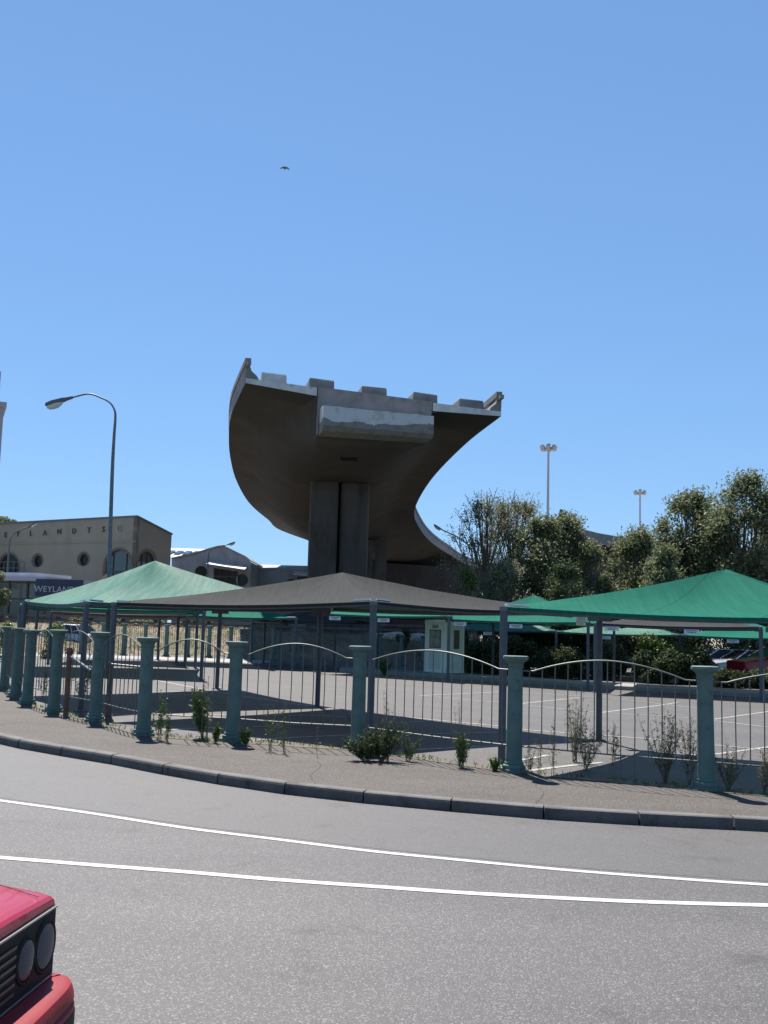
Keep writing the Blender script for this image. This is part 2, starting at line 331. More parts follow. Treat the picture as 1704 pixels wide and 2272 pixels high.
ribbon('edge_line', ext(sq([(0,1729),(200,1757),(400,1788),(600,1813),(800,1838),(1000,1858),(1200,1877),(1400,1893),(1659,1911)])), .085, ROADZ+.004, line_m)
ribbon('edge_line', ext(sq([(0,1852),(200,1868),(400,1883),(600,1900),(830,1916),(1000,1928),(1200,1939),(1400,1948),(1659,1955)])), .10, ROADZ+.004, line_m)
c4 = lambda x, y: (x/2.765, 1220+y/2.765)
c5 = lambda x, y: (560+x/2.765, 1240+y/2.765)
c6 = lambda x, y: (1100+x/2.747, 1240+y/2.747)
for l, wd in [([c4(940,797), c4(1380,880), c5(0,850), c5(600,935), c5(1560,1030), c6(165,1040), c6(880,1092), c6(1240,1125), c6(1700,1168)], .1),
          ([c5(1030,838), c5(1560,885), c6(165,890), c6(640,935), c6(1180,970), c6(1700,1030)], .09),
          ([c5(1030,838), c5(1560,815)], .09), ([c6(150,882), c6(510,845)], .09), ([c6(650,935), c6(1110,875)], .09), ([c6(1330,977), c6(1700,925)], .09),
          ([c6(160,815), c6(700,850), c6(1240,910)], .08),
          ([c5(0,962), c5(300,958), c5(600,968)], .08), ([c5(0,1030), c5(300,1015), c5(600,1010)], .07), ([c5(20,1112), c5(300,1093), c5(600,1080)], .08),
          ([c5(870,1003), c5(1100,995)], .08), ([c5(870,1085), c5(1200,1070), c5(1560,1062)], .08), ([c5(1000,1170), c5(1300,1155), c5(1560,1145)], .08),
          ([c6(160,1225), c6(320,1195)], .09), ([c6(190,1292), c6(400,1265), c6(650,1240)], .1), ([c6(1340,1190), c6(1700,1140)], .09), ([c6(1000,1210), c6(1240,1188)], .09),
          ([c4(190,800), c4(850,800)], .08), ([c4(190,845), c4(600,850)], .07), ([c4(930,870), c4(1380,868)], .08), ([c4(660,1018), c4(1000,1010), c4(1380,1010)], .09), ([c4(980,1105), c4(1400,1085)], .08),
          ([c6(920,820), c6(1180,790)], .08), ([c6(1400,850), c6(1700,830)], .08)]:
    ribbon('bay_line', l, wd, .006, faded_m, 24)
tar_m = mat('tar crack filler', (.02, .019, .018), rough=.7)
def crack(px, zoff, wdt):
    P = smooth_curve([G(a, b, zoff) for a, b in px], 60); rr = random.Random(len(px)); mb = MB(); A = []; B = []
    for i, p in enumerate(P):
        t = (P[min(i+1, 60)]-P[max(i-1, 0)]); t.z = 0; t.normalize(); nr = Vector((-t.y, t.x, 0)); w2 = wdt*rr.uniform(.3, 1); j = rr.uniform(-.012, .012)
        a = p+nr*(w2+j); b = p+nr*(j-w2); a.z = gz(a.x)+zoff; b.z = gz(b.x)+zoff; A.append(a); B.append(b)
    mb.grid([A, B]); tag(mb.build('surface_crack', tar_m), kind='structure')
crack([c4(-40, 1075), c4(120, 1060), c4(300, 1063), c4(520, 1072), c4(700, 1105)], .004, .012)
crack([(1180, 1790), (1205, 1760), (1190, 1740), (1215, 1722)], .004, .006)
crack([(700, 1740), (690, 1718), (712, 1700), (705, 1690)], .004, .006)
# concrete strip and island behind
sheet('concrete_path', xs(-22, -5.2, .6), lambda x: 46.2-.12*x*0, lambda x: 50.2, .008, mat('pale concrete slab', (.24, .23, .22), (.28, .27, .25), .8, 1.5, .2, 20))
isl = [(-1.6, 41.6), (1, 41.0), (4, 40.2), (7, 38.9), (10, 37.0), (13, 35.3), (17, 33.2), (22, 31)]
def yi(x): return interp(isl, x, .5, -.45)
isl_m = mat('island concrete', (0.208, 0.202, 0.191), (0.254, 0.248, 0.231), .85, 2, .3, 20)
mb = MB(); X = xs(-1.6, 22, .8)
pr = [(0, -.3), (0, .13), (.02, .15), (2.6, .15), (2.6, -.3)]
rows = [[(x, yi(x)+o, gz(x)+z) for x in X] for o, z in pr]; mb.grid(rows)
tag(mb.build('island', isl_m), kind='structure')
# embankment behind the car park
emb_m = mat('dry grass bank', (0.151, 0.112, 0.078), (0.202, 0.157, 0.112), .95, 3, .8, 12, c3=(0.090, 0.090, 0.039), s3=.35, t3=(.45, .6))
mb = MB(); rows = []
for y in (51.6, 52.5, 54, 56, 58, 60, 62, 66, 72, 80, 95, 110, 128):
    row = []
    for x in xs(-75, 9, 1.5):
        h = 1.45*max(0, min(1, (y-52.5)/8)); h *= max(0, min(1, (9-x)/4)); h = h*h*(3-2*h/1.45)/1.45/1.45*1.45 if h < 1.45 else h
        row.append((x, y, gz(x)-.1+h+.06*math.sin(x*1.7+y)*(h > .1)))
    rows.append(row)
mb.grid(rows); tag(mb.build('embankment', emb_m, smooth=True), kind='structure')
# ------------------------------------------------------------------ the unfinished flyover
Lp = [(545,850,13.3),(529,883,13.3),(512,925,13.3),(508,965,13.3),(511,1014,13.3),(525,1067,13.3),(554,1117,13.3),(595,1153,13.2),(636,1182,13.1)]
Rp = [(1111,924,12.35),(1033,985,12.35),(964,1055,12.35),(931,1104,12.35),(919,1137,12.35),(925,1162,12.35),(951,1198,12.35),(992,1227,12.3),(1054,1258,12.2)]
def atz(px, py, z):
    r = ray(px, py); t = (z-EYE)/r.z; return Vector((r.x*t, r.y*t, z))
Le = [atz(*p) for p in Lp]; Re = [atz(*p) for p in Rp]
print('L', [tuple(round(c, 1) for c in p) for p in Le]); print('R', [tuple(round(c, 1) for c in p) for p in Re])
Le += [Vector((-4.5, 158, 13.0)), Vector((6, 184, 12.8)), Vector((24, 212, 12.6)), Vector((50, 236, 12.4))]
Re += [Vector((30, 196, 12.1)), Vector((52, 214, 12.0))]
def deck(prefix, Lpts, Rpts, zs, u0, u1, nst=70, wing=.42, edge=.24, par=1.28):
    Lc = smooth_curve(Lpts, 300); Rc = smooth_curve(Rpts, 300)
    # stations by arc length, paired by fraction
    def res(C, n):
        d = [0]
        for a, b in zip(C, C[1:]): d.append(d[-1]+(b-a).length)
        out = []; j = 0
        for i in range(n+1):
            s_ = d[-1]*(i/n)**1.15
            while j < len(d)-2 and d[j+1] < s_: j += 1
            out.append(C[j].lerp(C[j+1], (s_-d[j])/max(1e-6, d[j+1]-d[j])))
        return out
    Ls = res(Lc, nst); Rs = res(Rc, nst)
    dist = [0]
    for a_, b_ in zip(Ls, Ls[1:]): dist.append(dist[-1]+(b_-a_).length)
    def ring(i):
        l, r = Ls[i], Rs[i]; k = max(0, min(1, dist[i]/9)); k = k*k*(3-2*k)
        def P(u, dz=None, z=None):
            p = l.lerp(r, u)
            if dz is not None: p.z += dz
            if z is not None: p.z = z
            return p
        def side(us, sgn, du):
            # wing root, three points down the web, soffit corner
            out = []
            top = P(us).z-.18
            for f, uo, zz in ((0, -.17, top+.02*k), (.3, -.10, top-(.28+.10*k)*(top-zs)*1), (.62, -.035, top-(.62+.06*k)*(top-zs)), (.9, .03, top-(.93-.02*k)*(top-zs)), (1, .12, zs)):
                out.append(P(us+sgn*(uo*k+.008*f), z=zz))
            return out
        A = side(u0, 1, 0); B = side(u1, -1, 0)[::-1]
        return [P(0, edge), P(0, 0)]+A+B+[P(1, 0), P(1, edge)]
    return Ls, Rs, ring
Ls, Rs, ring = deck('main', Le, Re, 10.95, .275, .725)
fly = empty('unfinished_flyover', (Ls[0].lerp(Rs[0], .5).x, 66, 0), 'huge unfinished concrete freeway bridge ending in mid air above the car park', 'bridge')
fo = fly.location.copy()
def child(mb, name, m, parent, smooth=False):
    """mesh given in world coordinates, parented under something standing at parent's world location"""
    off = Vector((0, 0, 0)); p = parent
    while p is not None: off += Vector(p.location); p = p.parent
    mb.v = [tuple(Vector(v)-off) for v in mb.v]
    return mb.build(name, m, parent, smooth)
rings = [ring(i) for i in range(len(Ls))]
mb = MB(); n = 14
for i in range(len(rings)-1):
    a, b = rings[i], rings[i+1]
    for j in range(n):
        k = (j+1) % n
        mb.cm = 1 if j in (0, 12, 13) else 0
        mb.add([a[j], a[k], b[k], b[j]], [(0, 1, 2, 3)])
mb.cm = 0; mb.add(rings[-1], [tuple(range(n))])
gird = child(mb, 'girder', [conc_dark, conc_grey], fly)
bm = bmesh.new(); bm.from_mesh(gird.data); bmesh.ops.remove_doubles(bm, verts=bm.verts, dist=.002); bmesh.ops.recalc_face_normals(bm, faces=bm.faces); bm.to_mesh(gird.data); bm.free()
gird.data.polygons.foreach_set('use_smooth', [True]*len(gird.data.polygons)); gird.data.set_sharp_from_angle(angle=R(48))
# cut end face: pale slab wings, grey diaphragm, protruding ledge
fwd = (Ls[0]-Ls[1]).lerp(Rs[0]-Rs[1], .5); fwd.z = 0; fwd.normalize()
l0, r0 = Ls[0], Rs[0]
def E(u, z=None, dz=0, f=0):
    p = l0.lerp(r0, u)+Vector((0, 0, dz))+fwd*f
    if z is not None: p.z = z
    return p
mb = MB(); mb.prism([E(0, dz=.23), E(0, dz=.003), E(.273, dz=-.178), E(.273, dz=.23)], -fwd*.3, fwd*.06)
child(mb, 'slab_end', conc_lite, fly)
mb = MB(); mb.prism([E(.727, dz=.23), E(.727, dz=-.178), E(1, dz=.003), E(1, dz=.23)], -fwd*.3, fwd*.06)
child(mb, 'slab_end', conc_lite, fly)
mb = MB(); mb.prism([E(.276, dz=.27), E(.28, z=11.0), E(.716, z=10.93), E(.724, dz=.27)], -fwd*.3, fwd*.09)
child(mb, 'end_diaphragm', conc_grey, fly)
# ledge material: pale top, grey stained bottom with an uneven edge
lm = bpy.data.materials.new('ledge stained concrete'); lm.use_nodes = True; N = lm.node_tree.nodes; L = lm.node_tree.links
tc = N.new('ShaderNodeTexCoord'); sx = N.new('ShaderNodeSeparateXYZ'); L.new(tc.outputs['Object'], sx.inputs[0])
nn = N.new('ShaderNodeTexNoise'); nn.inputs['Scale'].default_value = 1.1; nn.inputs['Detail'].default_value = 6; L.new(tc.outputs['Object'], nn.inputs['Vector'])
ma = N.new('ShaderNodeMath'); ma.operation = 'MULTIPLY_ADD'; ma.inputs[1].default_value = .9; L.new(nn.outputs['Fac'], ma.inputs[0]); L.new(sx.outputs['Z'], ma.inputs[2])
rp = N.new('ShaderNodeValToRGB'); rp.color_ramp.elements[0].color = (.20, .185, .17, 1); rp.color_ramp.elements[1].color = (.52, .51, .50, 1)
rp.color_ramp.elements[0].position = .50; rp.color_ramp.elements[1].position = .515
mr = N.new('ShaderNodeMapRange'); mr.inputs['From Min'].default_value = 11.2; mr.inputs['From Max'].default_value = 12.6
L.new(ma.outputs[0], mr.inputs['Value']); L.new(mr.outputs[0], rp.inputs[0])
n2 = N.new('ShaderNodeTexNoise'); n2.inputs['Scale'].default_value = 3; n2.inputs['Detail'].default_value = 8; L.new(tc.outputs['Object'], n2.inputs['Vector'])
r2 = N.new('ShaderNodeValToRGB'); r2.color_ramp.elements[0].position = .36; r2.color_ramp.elements[1].position = .5; r2.color_ramp.elements[0].color = (.8, .78, .76, 1)
L.new(n2.outputs['Fac'], r2.inputs[0])
mx = N.new('ShaderNodeMix'); mx.data_type = 'RGBA'; mx.blend_type = 'MULTIPLY'; mx.inputs[0].default_value = 1
L.new(rp.outputs[0], mx.inputs[6]); L.new(r2.outputs[0], mx.inputs[7]); L.new(mx.outputs[2], N['Principled BSDF'].inputs['Base Color']); N['Principled BSDF'].inputs['Roughness'].default_value = .85
mb = MB()
prof = [(.09, 12.35, 12.1), (1.3, 12.25, 11.98), (1.32, 11.2, 11.05), (1.1, 10.98, 10.86), (.0, 10.90, 10.82)]
A = [E(.287, z=za-(.1 if k_ < 2 else 0), f=f) for k_, (f, za, zb) in enumerate(prof)]; B = [E(.708, z=zb-(.06 if k_ < 2 else 0), f=f) for k_, (f, za, zb) in enumerate(prof)]; k = len(prof)
seg = 14; rows = [[a.lerp(b, j/seg)+Vector((0, 0, random.uniform(-.025, .025) if i in (1, 2) else 0)) for j in range(seg+1)] for i, (a, b) in enumerate(zip(A, B))]
rows.append(rows[0]); mb.grid(rows); mb.add(A, [tuple(range(k))]); mb.add(B, [tuple(range(k))[::-1]])
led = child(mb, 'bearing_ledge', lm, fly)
# blocks on the deck
right = (r0-l0); rl = right.length; right = right/rl
back = -(fwd)
for u in (.108, .293, .498, .70, .885):
    mb = MB(); c = E(u, dz=.24)
    hw = .62; top = .47+random.uniform(-.02, .02)
    vs = []
    for zz, ins in ((0, 0), (top-.05, .02), (top, .06)):
        for a, b in ((-hw+ins, .12+ins), (hw-ins, .12+ins), (hw-ins, 2.1-ins), (-hw+ins, 2.1-ins)):
            vs.append(c+right*a+back*b+Vector((0, 0, zz))+Vector([random.uniform(-.012, .012) for _ in range(3)]))
    mb.add(vs, [(0,3,2,1)]+[(i, (i+1) % 4, 4+(i+1) % 4, 4+i) for i in range(4)]+[(4+i, 4+(i+1) % 4, 8+(i+1) % 4, 8+i) for i in range(4)]+[(8,9,10,11)])
    child(mb, 'deck_block', conc_grey if u > .2 else conc_lite, fly)
# parapets
def sweep_edge(C, inward, prof, i0=0, i1=None):
    mb = MB(); rows = []
    S = list(range(i0, i1 if i1 else len(C)))
    for i in S:
        t = (C[min(i+1, len(C)-1)]-C[max(i-1, 0)]); t.z = 0; t.normalize(); nr = Vector((t.y, -t.x, 0))*inward
        rows.append([C[i]+nr*o+Vector((0, 0, z)) for o, z in prof])
    m = len(prof)
    for a, b in zip(rows, rows[1:]):
        mb.add(a+b, [(j, (j+1) % m, m+(j+1) % m, m+j) for j in range(m)])
    mb.add(rows[0], [tuple(range(m))]); mb.add(rows[-1], [tuple(range(m))[::-1]])
    return mb
for C, inw in ((Ls, 1), (Rs, -1)):
    pb = child(sweep_edge(C, inw, [(-.01, .003), (-.03, .80), (.20, .80), (.26, .62), (.52, .40), (.62, .235), (.0, .20)]), 'parapet', conc_grey, fly, 30)
    rb = child(sweep_edge(C, inw, [(-.06, .96), (-.06, 1.24), (.22, 1.24), (.22, .96)]), 'rail_beam', conc_grey, fly)
    # stub posts between parapet and rail
    mb = MB(); s_ = 0; cnt = 0
    for i in range(len(C)-1):
        a, b = C[i], C[i+1]; d = (b-a).length; t = (b-a).normalized(); nr = Vector((t.y, -t.x, 0)).normalized()*inw
        q = 0
        while s_ < d:
            c = a+t*s_; cnt += 1
            if cnt <= 50: m1 = MB(); m1.obox(c+nr*.08+Vector((0, 0, .88)), t*.55, nr*.09, (0, 0, .085)); child(m1, 'rail_post', conc_grey, fly)
            else: mb.obox(c+nr*.08+Vector((0, 0, .88)), t*.55, nr*.09, (0, 0, .085))
            s_ += 2.2
        s_ -= d
    tag(child(mb, 'rail_post', conc_grey, fly), kind='stuff')
# drain hole, in the soffit
c = atz(775, 1019, 10.93); mb = MB(); mb.obox(c, (.45, 0, 0), (0, .45, 0), (0, 0, .02)); child(mb, 'drain_cover', black_m, fly)
# piers
def pier_at(y, xa, xb, xc, xd, dep, ztop, nm='pier_column'):
    for (a, b, off, zt) in ((xa, xb, 0, ztop), (xc, xd, .35, ztop-.02)):
        mb = MB(); ch = .10
        poly = [(a+ch, y+off), (b-ch, y+off), (b, y+off+ch), (b, y+off+dep), (a, y+off+dep), (a, y+off+ch)]
        gz0 = -.3; zc = zt-1.2
        for z0, z1, s0, s1 in ((gz0, zc, 0, 0), (zc, zt, 0, .0)):
            mb.prism([(p[0], p[1], z0) for p in poly], (0, 0, 0), (0, 0, z1-z0))
        child(mb, nm, conc_pier, fly)
x1 = at(684, 1200, 65).x; x2 = at(747, 1200, 65).x; x3 = at(752, 1200, 65).x; x4 = at(815, 1200, 65).x
pier_at(65, x1, x2, x3, x4, 2.2, 10.97)
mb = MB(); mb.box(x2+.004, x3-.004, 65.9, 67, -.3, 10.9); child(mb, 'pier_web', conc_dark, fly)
x1 = at(800, 1250, 108).x; x2 = at(858, 1250, 108).x
mb = MB(); mb.box(x1, (x1+x2)/2-.1, 108, 111, -.3, 10.97); child(mb, 'pier_column', conc_pier, fly)
mb = MB(); mb.box((x1+x2)/2+.1, x2, 108.3, 111, -.3, 10.97); child(mb, 'pier_column', conc_pier, fly)
for (px_, y_) in ((905, 150), (1000, 190)):
    a = at(px_, 1250, y_).x
    mb = MB(); mb.box(a-2.6, a-.1, y_, y_+2.6, -.3, 10.97); child(mb, 'pier_column', conc_pier, fly)
    mb = MB(); mb.box(a+.1, a+2.6, y_+.3, y_+2.6, -.3, 10.97); child(mb, 'pier_column', conc_pier, fly)
mb = MB(); xa = at(812, 1250, 138).x; xb = at(1035, 1250, 150).x
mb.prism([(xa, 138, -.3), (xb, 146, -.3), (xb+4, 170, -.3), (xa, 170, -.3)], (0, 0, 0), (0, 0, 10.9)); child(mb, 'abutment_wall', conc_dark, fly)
# second flyover behind the trees
L2 = [Vector(p) for p in ((15.3, 103, 11.9), (18.5, 114, 11.8), (27, 123, 11.6), (43, 132, 11.4), (80, 150, 11.0))]
R2 = [Vector(p) for p in ((15.9, 92, 11.7), (19.5, 104, 11.4), (26, 110, 11.0), (42, 118, 10.7), (80, 130, 10.4))]
f2 = empty('unfinished_flyover', (14, 95, 0), 'dark concrete flyover half hidden behind the tall trees at right', 'bridge')
Ls2, Rs2, ring2 = deck('second', L2, R2, 8.6, .25, .75, nst=30)
rings = [ring2(i) for i in range(len(Ls2))]; mb = MB()
for i in range(len(rings)-1):
    a, b = rings[i], rings[i+1]
    for j in range(14):
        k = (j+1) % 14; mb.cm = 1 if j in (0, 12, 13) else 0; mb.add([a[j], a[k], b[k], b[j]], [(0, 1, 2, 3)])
mb.cm = 1; mb.add(rings[0], [tuple(range(14))]); mb.add(rings[-1], [tuple(range(14))])
child(mb, 'girder', [conc_dark, conc_grey], f2)
for C, inw in ((Ls2, 1), (Rs2, -1)):
    child(sweep_edge(C, inw, [(-.01, .003), (-.03, 1.15), (.2, 1.15), (.3, .6), (.6, .235), (0, .2)]), 'parapet', conc_grey, f2, 30)
for px_, y_ in ((1356, 106), (1500, 122)):
    a = at(px_, 1250, y_).x; mb = MB(); mb.box(a-1.4, a+1.4, y_, y_+2, -.3, 8.62); child(mb, 'pier_column', conc_pier, f2)
# ------------------------------------------------------------------ shade canopies
def canopy(name_lbl, corners, zc, peak, zp, m, post_at, sag=.10, grp='shade canopies over the parking bays', plates=(), valance=.05, posts=None):
    """corners: 4 (x,y) in order; zc: 4 heights; posts: indices of corners carrying a post"""
    ctr = sum((Vector((c[0], c[1], 0)) for c in corners), Vector())/4
    root = empty('shade_canopy', (ctr.x, ctr.y, gz(ctr.x)), name_lbl, 'canopy', grp)
    K = [Vector((c[0], c[1], z)) for c, z in zip(corners, zc)]; pk = Vector((peak[0], peak[1], zp))
    n = 9; mb = MB(); ring_prev = None; W = []
    # concentric rings: edge samples lerped to the peak
    edge = []
    for i in range(4):
        a, b = K[i], K[(i+1) % 4]
        for j in range(n):
            t = j/n; p = a.lerp(b, t); inw = (ctr-p); inw.z = 0
            bow = math.sin(math.pi*t); p = p+inw.normalized()*.16*bow+Vector((0, 0, -.05*bow)); edge.append((p, bow))
    m_ = len(edge); rows = []
    # turned down hem first
    rows.append([p+Vector((0, 0, -valance)) for p, b in edge])
    for k in range(9):
        s_ = k/8; row = []
        for p, b in edge:
            q = p.lerp(pk, s_); q.z -= sag*b*math.sin(math.pi*s_)*.9+sag*.55*math.sin(math.pi*s_)
            q.z += random.uniform(-.006, .006)*(0 < k < 8)
            row.append(q)
        rows.append(row)
    vs = [p for r_ in rows for p in r_]
    fs = [(i*m_+j, i*m_+(j+1) % m_, (i+1)*m_+(j+1) % m_, (i+1)*m_+j) for i in range(len(rows)-1) for j in range(m_)]
    mb.add(vs, fs); child(mb, 'shade_cloth', m, root, 28)
    # frame: hip pipes, edge pipes
    mb = MB()
    for c in K: mb.tube([c+Vector((0, 0, -.10)), c.lerp(pk, .5)+Vector((0, 0, -.16-sag*.6)), pk+Vector((0, 0, -.07))], .03, 6)
    child(mb, 'hip_frame', post_m, root)
    for i in range(4):
        a, b = K[i]+Vector((0, 0, -.05)), K[(i+1) % 4]+Vector((0, 0, -.05)); mid = (a+b)/2; inw = ctr-mid; inw.z = 0; mid += inw.normalized()*.13+Vector((0, 0, -.09))
        mb = MB(); mb.tube([edge[(i*n+j) % m_][0]+(Vector((ctr.x, ctr.y, edge[(i*n+j) % m_][0].z))-edge[(i*n+j) % m_][0]).normalized()*.03+Vector((0, 0, -valance-.012)) for j in range(n+1)], .017, 6); child(mb, 'edge_cable', post_m, root)
    PS = [Vector((K[i].x, K[i].y, K[i].z)) for i in post_at]
    if posts: PS = PS+[Vector(q) for q in posts]
    for p in PS:
        g = gz(p.x)
        mb = MB(); mb.tube([(p.x, p.y, g-.1), (p.x, p.y, p.z-.06)], .055, 12)
        po = child(mb, 'post', post_m, root)
        mb = MB(); mb.box(p.x-.11, p.x+.11, p.y-.11, p.y+.11, g+.004, g+.02); child(mb, 'base_plate', steel_m, po)
        mb = MB(); mb.tube([(p.x, p.y, p.z-.058), (p.x, p.y, p.z+.0)], .066, 12); child(mb, 'collar', steel_m, po)
    for i in post_at:
        p = K[i]
        for d in ((K[(i+1) % 4]-p), (K[i-1]-p)):
            mb = MB(); d = d.normalized(); mb.tube([p+d*.06+Vector((0, 0, .03)), p+d*.36+Vector((0, 0, .015))], .018, 8)
            child(mb, 'turnbuckle', chrome_m, root)
    for p in (posts or ()):
        p = Vector(p); mb = MB(); mb.box(p.x-.22, p.x+.22, p.y-.05, p.y+.05, p.z-.2, p.z+.02); child(mb, 'post_bracket', steel_m, root)
    for i, t in plates:
        a, b = K[i], K[(i+1) % 4]; p = a.lerp(b, t); e = (b-a); e.z = 0; e.normalize(); inw = (ctr-p); inw.z = 0; inw = inw.normalized()
        nr = Vector((-e.y, e.x, 0)); nr = nr if nr.dot(inw) < 0 else -nr
        c = p+inw*.16*math.sin(math.pi*t)+nr*.02+Vector((0, 0, -.05-.05*math.sin(math.pi*t)-valance-.06))
        mb = MB(); mb.obox(c, e*.24, nr*.006, (0, 0, .07)); sp = child(mb, 'sign_plate', plate_m, root)
        mb = MB()
        for r_, ww in ((.03, .17), (-.022, .12)):
            xx = -ww
            while xx < ww:
                l_ = random.uniform(.012, .03); mb.obox(c+e*(xx+l_/2)+nr*.009+Vector((0, 0, r_)), e*l_*.5, nr*.002, (0, 0, .014)); xx += l_+.012
        child(mb, 'plate_marking', ink_m, sp)
    return root
def bp(px, py): g = G(px, py); return (g.x, g.y)
A_ = bp(178, 1578); B_ = bp(240, 1588); Ccor = bp(820, 1650); D_ = bp(1113, 1694); E_ = bp(1329, 1644); F_ = bp(704, 1569); G_ = bp(481, 1528); Lc_ = bp(42, 1536)
print('cors', A_, B_, Ccor, D_, E_, F_, G_, Lc_)
def zt(px, py, xy): return at(px, py, xy[1]).z
zA, zB, zC, zD, zE, zF, zG, zL = zt(178,1334,A_), zt(240,1336,B_), zt(820,1334,Ccor), zt(1113,1346,D_), zt(1329,1354,E_), zt(704,1346,F_), zt(481,1345,G_), zt(42,1334,Lc_)
print('z', [round(v, 2) for v in (zA, zB, zC, zD, zE, zF, zG, zL)])
def mid4(c): return (sum(p[0] for p in c)/4, sum(p[1] for p in c)/4)
BK = 1.25; cc = [A_, (F_[0], F_[1]+BK), (G_[0]+.2, G_[1]+BK), Lc_]; m0 = mid4(cc); pkp = at(344, 1244, m0[1])
canopy('green shade canopy with sun glare painted pale into its cloth, nearest on the left, behind the rusty gate post', cc, [zA, zF, zG, zL], (pkp.x, pkp.y), pkp.z, sunlit_cloth, (0, 3), plates=(), posts=[(G_[0], G_[1], zG)])
cc = [B_, Ccor, (E_[0]-.25, E_[1]+BK+.1), (F_[0]+.15, F_[1]+BK-.1)]; m0 = mid4(cc); pkp = at(760, 1270, m0[1])
canopy('big charcoal grey shade canopy in the middle of the front row', cc, [zB, zC, zE, zF], (pkp.x, pkp.y), pkp.z, grey_cloth, (0, 1), plates=(), posts=[(F_[0], F_[1], zF)])
N_ = (D_[0]+4.6, D_[1]-1.4); X_ = (N_[0]+E_[0]-D_[0], N_[1]+E_[1]-D_[1])
cc = [D_, N_, X_, E_]; m0 = mid4(cc); pkp = at(1612, 1263, m0[1])
print('right peak', pkp, m0)
canopy('large bright green shade canopy in front at the right edge', cc, [zD, zD-.05, zE, zE], (pkp.x, pkp.y), pkp.z, green_cloth, (0, 1, 2), plates=((3, .3),), posts=[(E_[0], E_[1], zE)])
def cquad(c, a, b, zc, zp, m, lbl, posts=(0, 1, 2, 3), plates=((0, .2), (0, .6), (3, .5))):
    cs = [(c[0]-a[0]-b[0], c[1]-a[1]-b[1]), (c[0]+a[0]-b[0], c[1]+a[1]-b[1]), (c[0]+a[0]+b[0], c[1]+a[1]+b[1]), (c[0]-a[0]+b[0], c[1]-a[1]+b[1])]
    g = gz(c[0])
    return canopy(lbl, cs, [zc+g]*4, c, zp+g, m, posts, plates=plates)
av, bv = (2.1, 1.4), (-1.75, 3.2)
cc = [(-10.6, 30.6), (-5.4, 31.8), (-6.9, 39.2), (-12.4, 37.6)]
canopy('bright green shade canopy right behind the pale one, at the left', cc, [2.2]*4, (-8.9, 34.7), 2.95, green_cloth, (0, 1, 2, 3))
pkp = at(239, 1271, 42)
canopy('brownish shade canopy whose tip shows behind the pale green one', [(-12.4, 39.2), (-7.4, 39.8), (-8.6, 46), (-13.2, 45)], [2.1]*4, (pkp.x, 42.), pkp.z, brown_cloth, (0, 1))
cquad((-6.6, 44.0), (2.3, .3), (-.9, 2.5), 2.0, 2.75, green_cloth, 'green shade canopy far back, left of the bridge pier', plates=())
cquad((-3.1, 45.6), (1.9, .3), (-.9, 2.5), 1.98, 2.5, grey_cloth, 'dark grey shade canopy far back, close beside the bridge pier', plates=())
av, bv = (2.45, -1.0), (1.15, 3.1)
cquad((1.2, 42.4), av, bv, 2.35, 3.05, green_cloth, 'green shade canopy right above the white booth', posts=(0, 1, 2, 3), plates=((0, .12), (0, .5)))
cquad((6.0, 40.8), av, bv, 2.35, 3.4, green_cloth, 'green shade canopy whose small tip shows between the grey and big green ones', posts=(1, 2), plates=((0, .1), (0, .5)))
cquad((10.9, 37.6), av, bv, 2.35, 3.0, grey_cloth, 'grey shade canopy behind the big green one, seen edge on', posts=(1, 2, 0), plates=((0, .1), (0, .6)))
cquad((15.9, 35.4), av, bv, 2.35, 3.0, green_cloth, 'green shade canopy in the second row at the right edge', posts=(1, 2), plates=((0, .1), (0, .6)))
cquad((6.5, 50.5), av, bv, 2.05, 2.75, sunlit_cloth, 'pale green shade canopy in the back row beside the hedge', posts=(0, 1), plates=((0, .4),))
cquad((11.4, 48.4), av, bv, 2.05, 2.75, sunlit_cloth, 'pale green shade canopy in the back row, in front of the white van', posts=(0, 1), plates=((0, .4),))
cquad((16.3, 46.4), av, bv, 2.05, 2.75, green_cloth, 'green shade canopy in the back row near the red parked car', posts=(0, 1), plates=((0, .4),))
# ------------------------------------------------------------------ fences with pillars
PROFS = [(.115, .13), (.105, .2), (.100, .6), (.094, 1.0)]
def pillar(parent, g, h, sc=1., old=False):
    off = Vector(parent.location); p = Vector((g.x, g.y, g.z))-off
    mb = MB(); mb.lathe([(.118*sc, .10), (.108*sc, .17), (.104*sc, h*.45), (.097*sc, h-.12), (.098*sc, h-.115)], 20)
    s_ = mb.build('pillar', teal_m, parent, 40, loc=p, rz=random.random()*6)
    s_.rotation_euler = (random.uniform(-.006, .006), random.uniform(-.006, .006), random.random())
    mb = MB(); mb.lathe([(.100*sc, h-.16), (.112*sc, h-.152), (.112*sc, h-.138), (.101*sc, h-.132), (.104*sc, h-.105), (.122*sc, h-.08), (.148*sc, h-.066), (.150*sc, h-.052), (.168*sc, h-.048), (.172*sc, h-.028), (.168*sc, h-.006), (.158*sc, h)], 24); mb.build('capital', teal_m, s_, 28)
    mb = MB(); mb.box(-.15*sc, .15*sc, -.15*sc, .15*sc, -.08, .045); mb.lathe([(.15*sc, .046), (.158*sc, .07), (.15*sc, .095), (.125*sc, .105), (.130*sc, .125), (.12*sc, .14)], 20); mb.build('base_moulding', teal_m, s_, 40)
    return s_
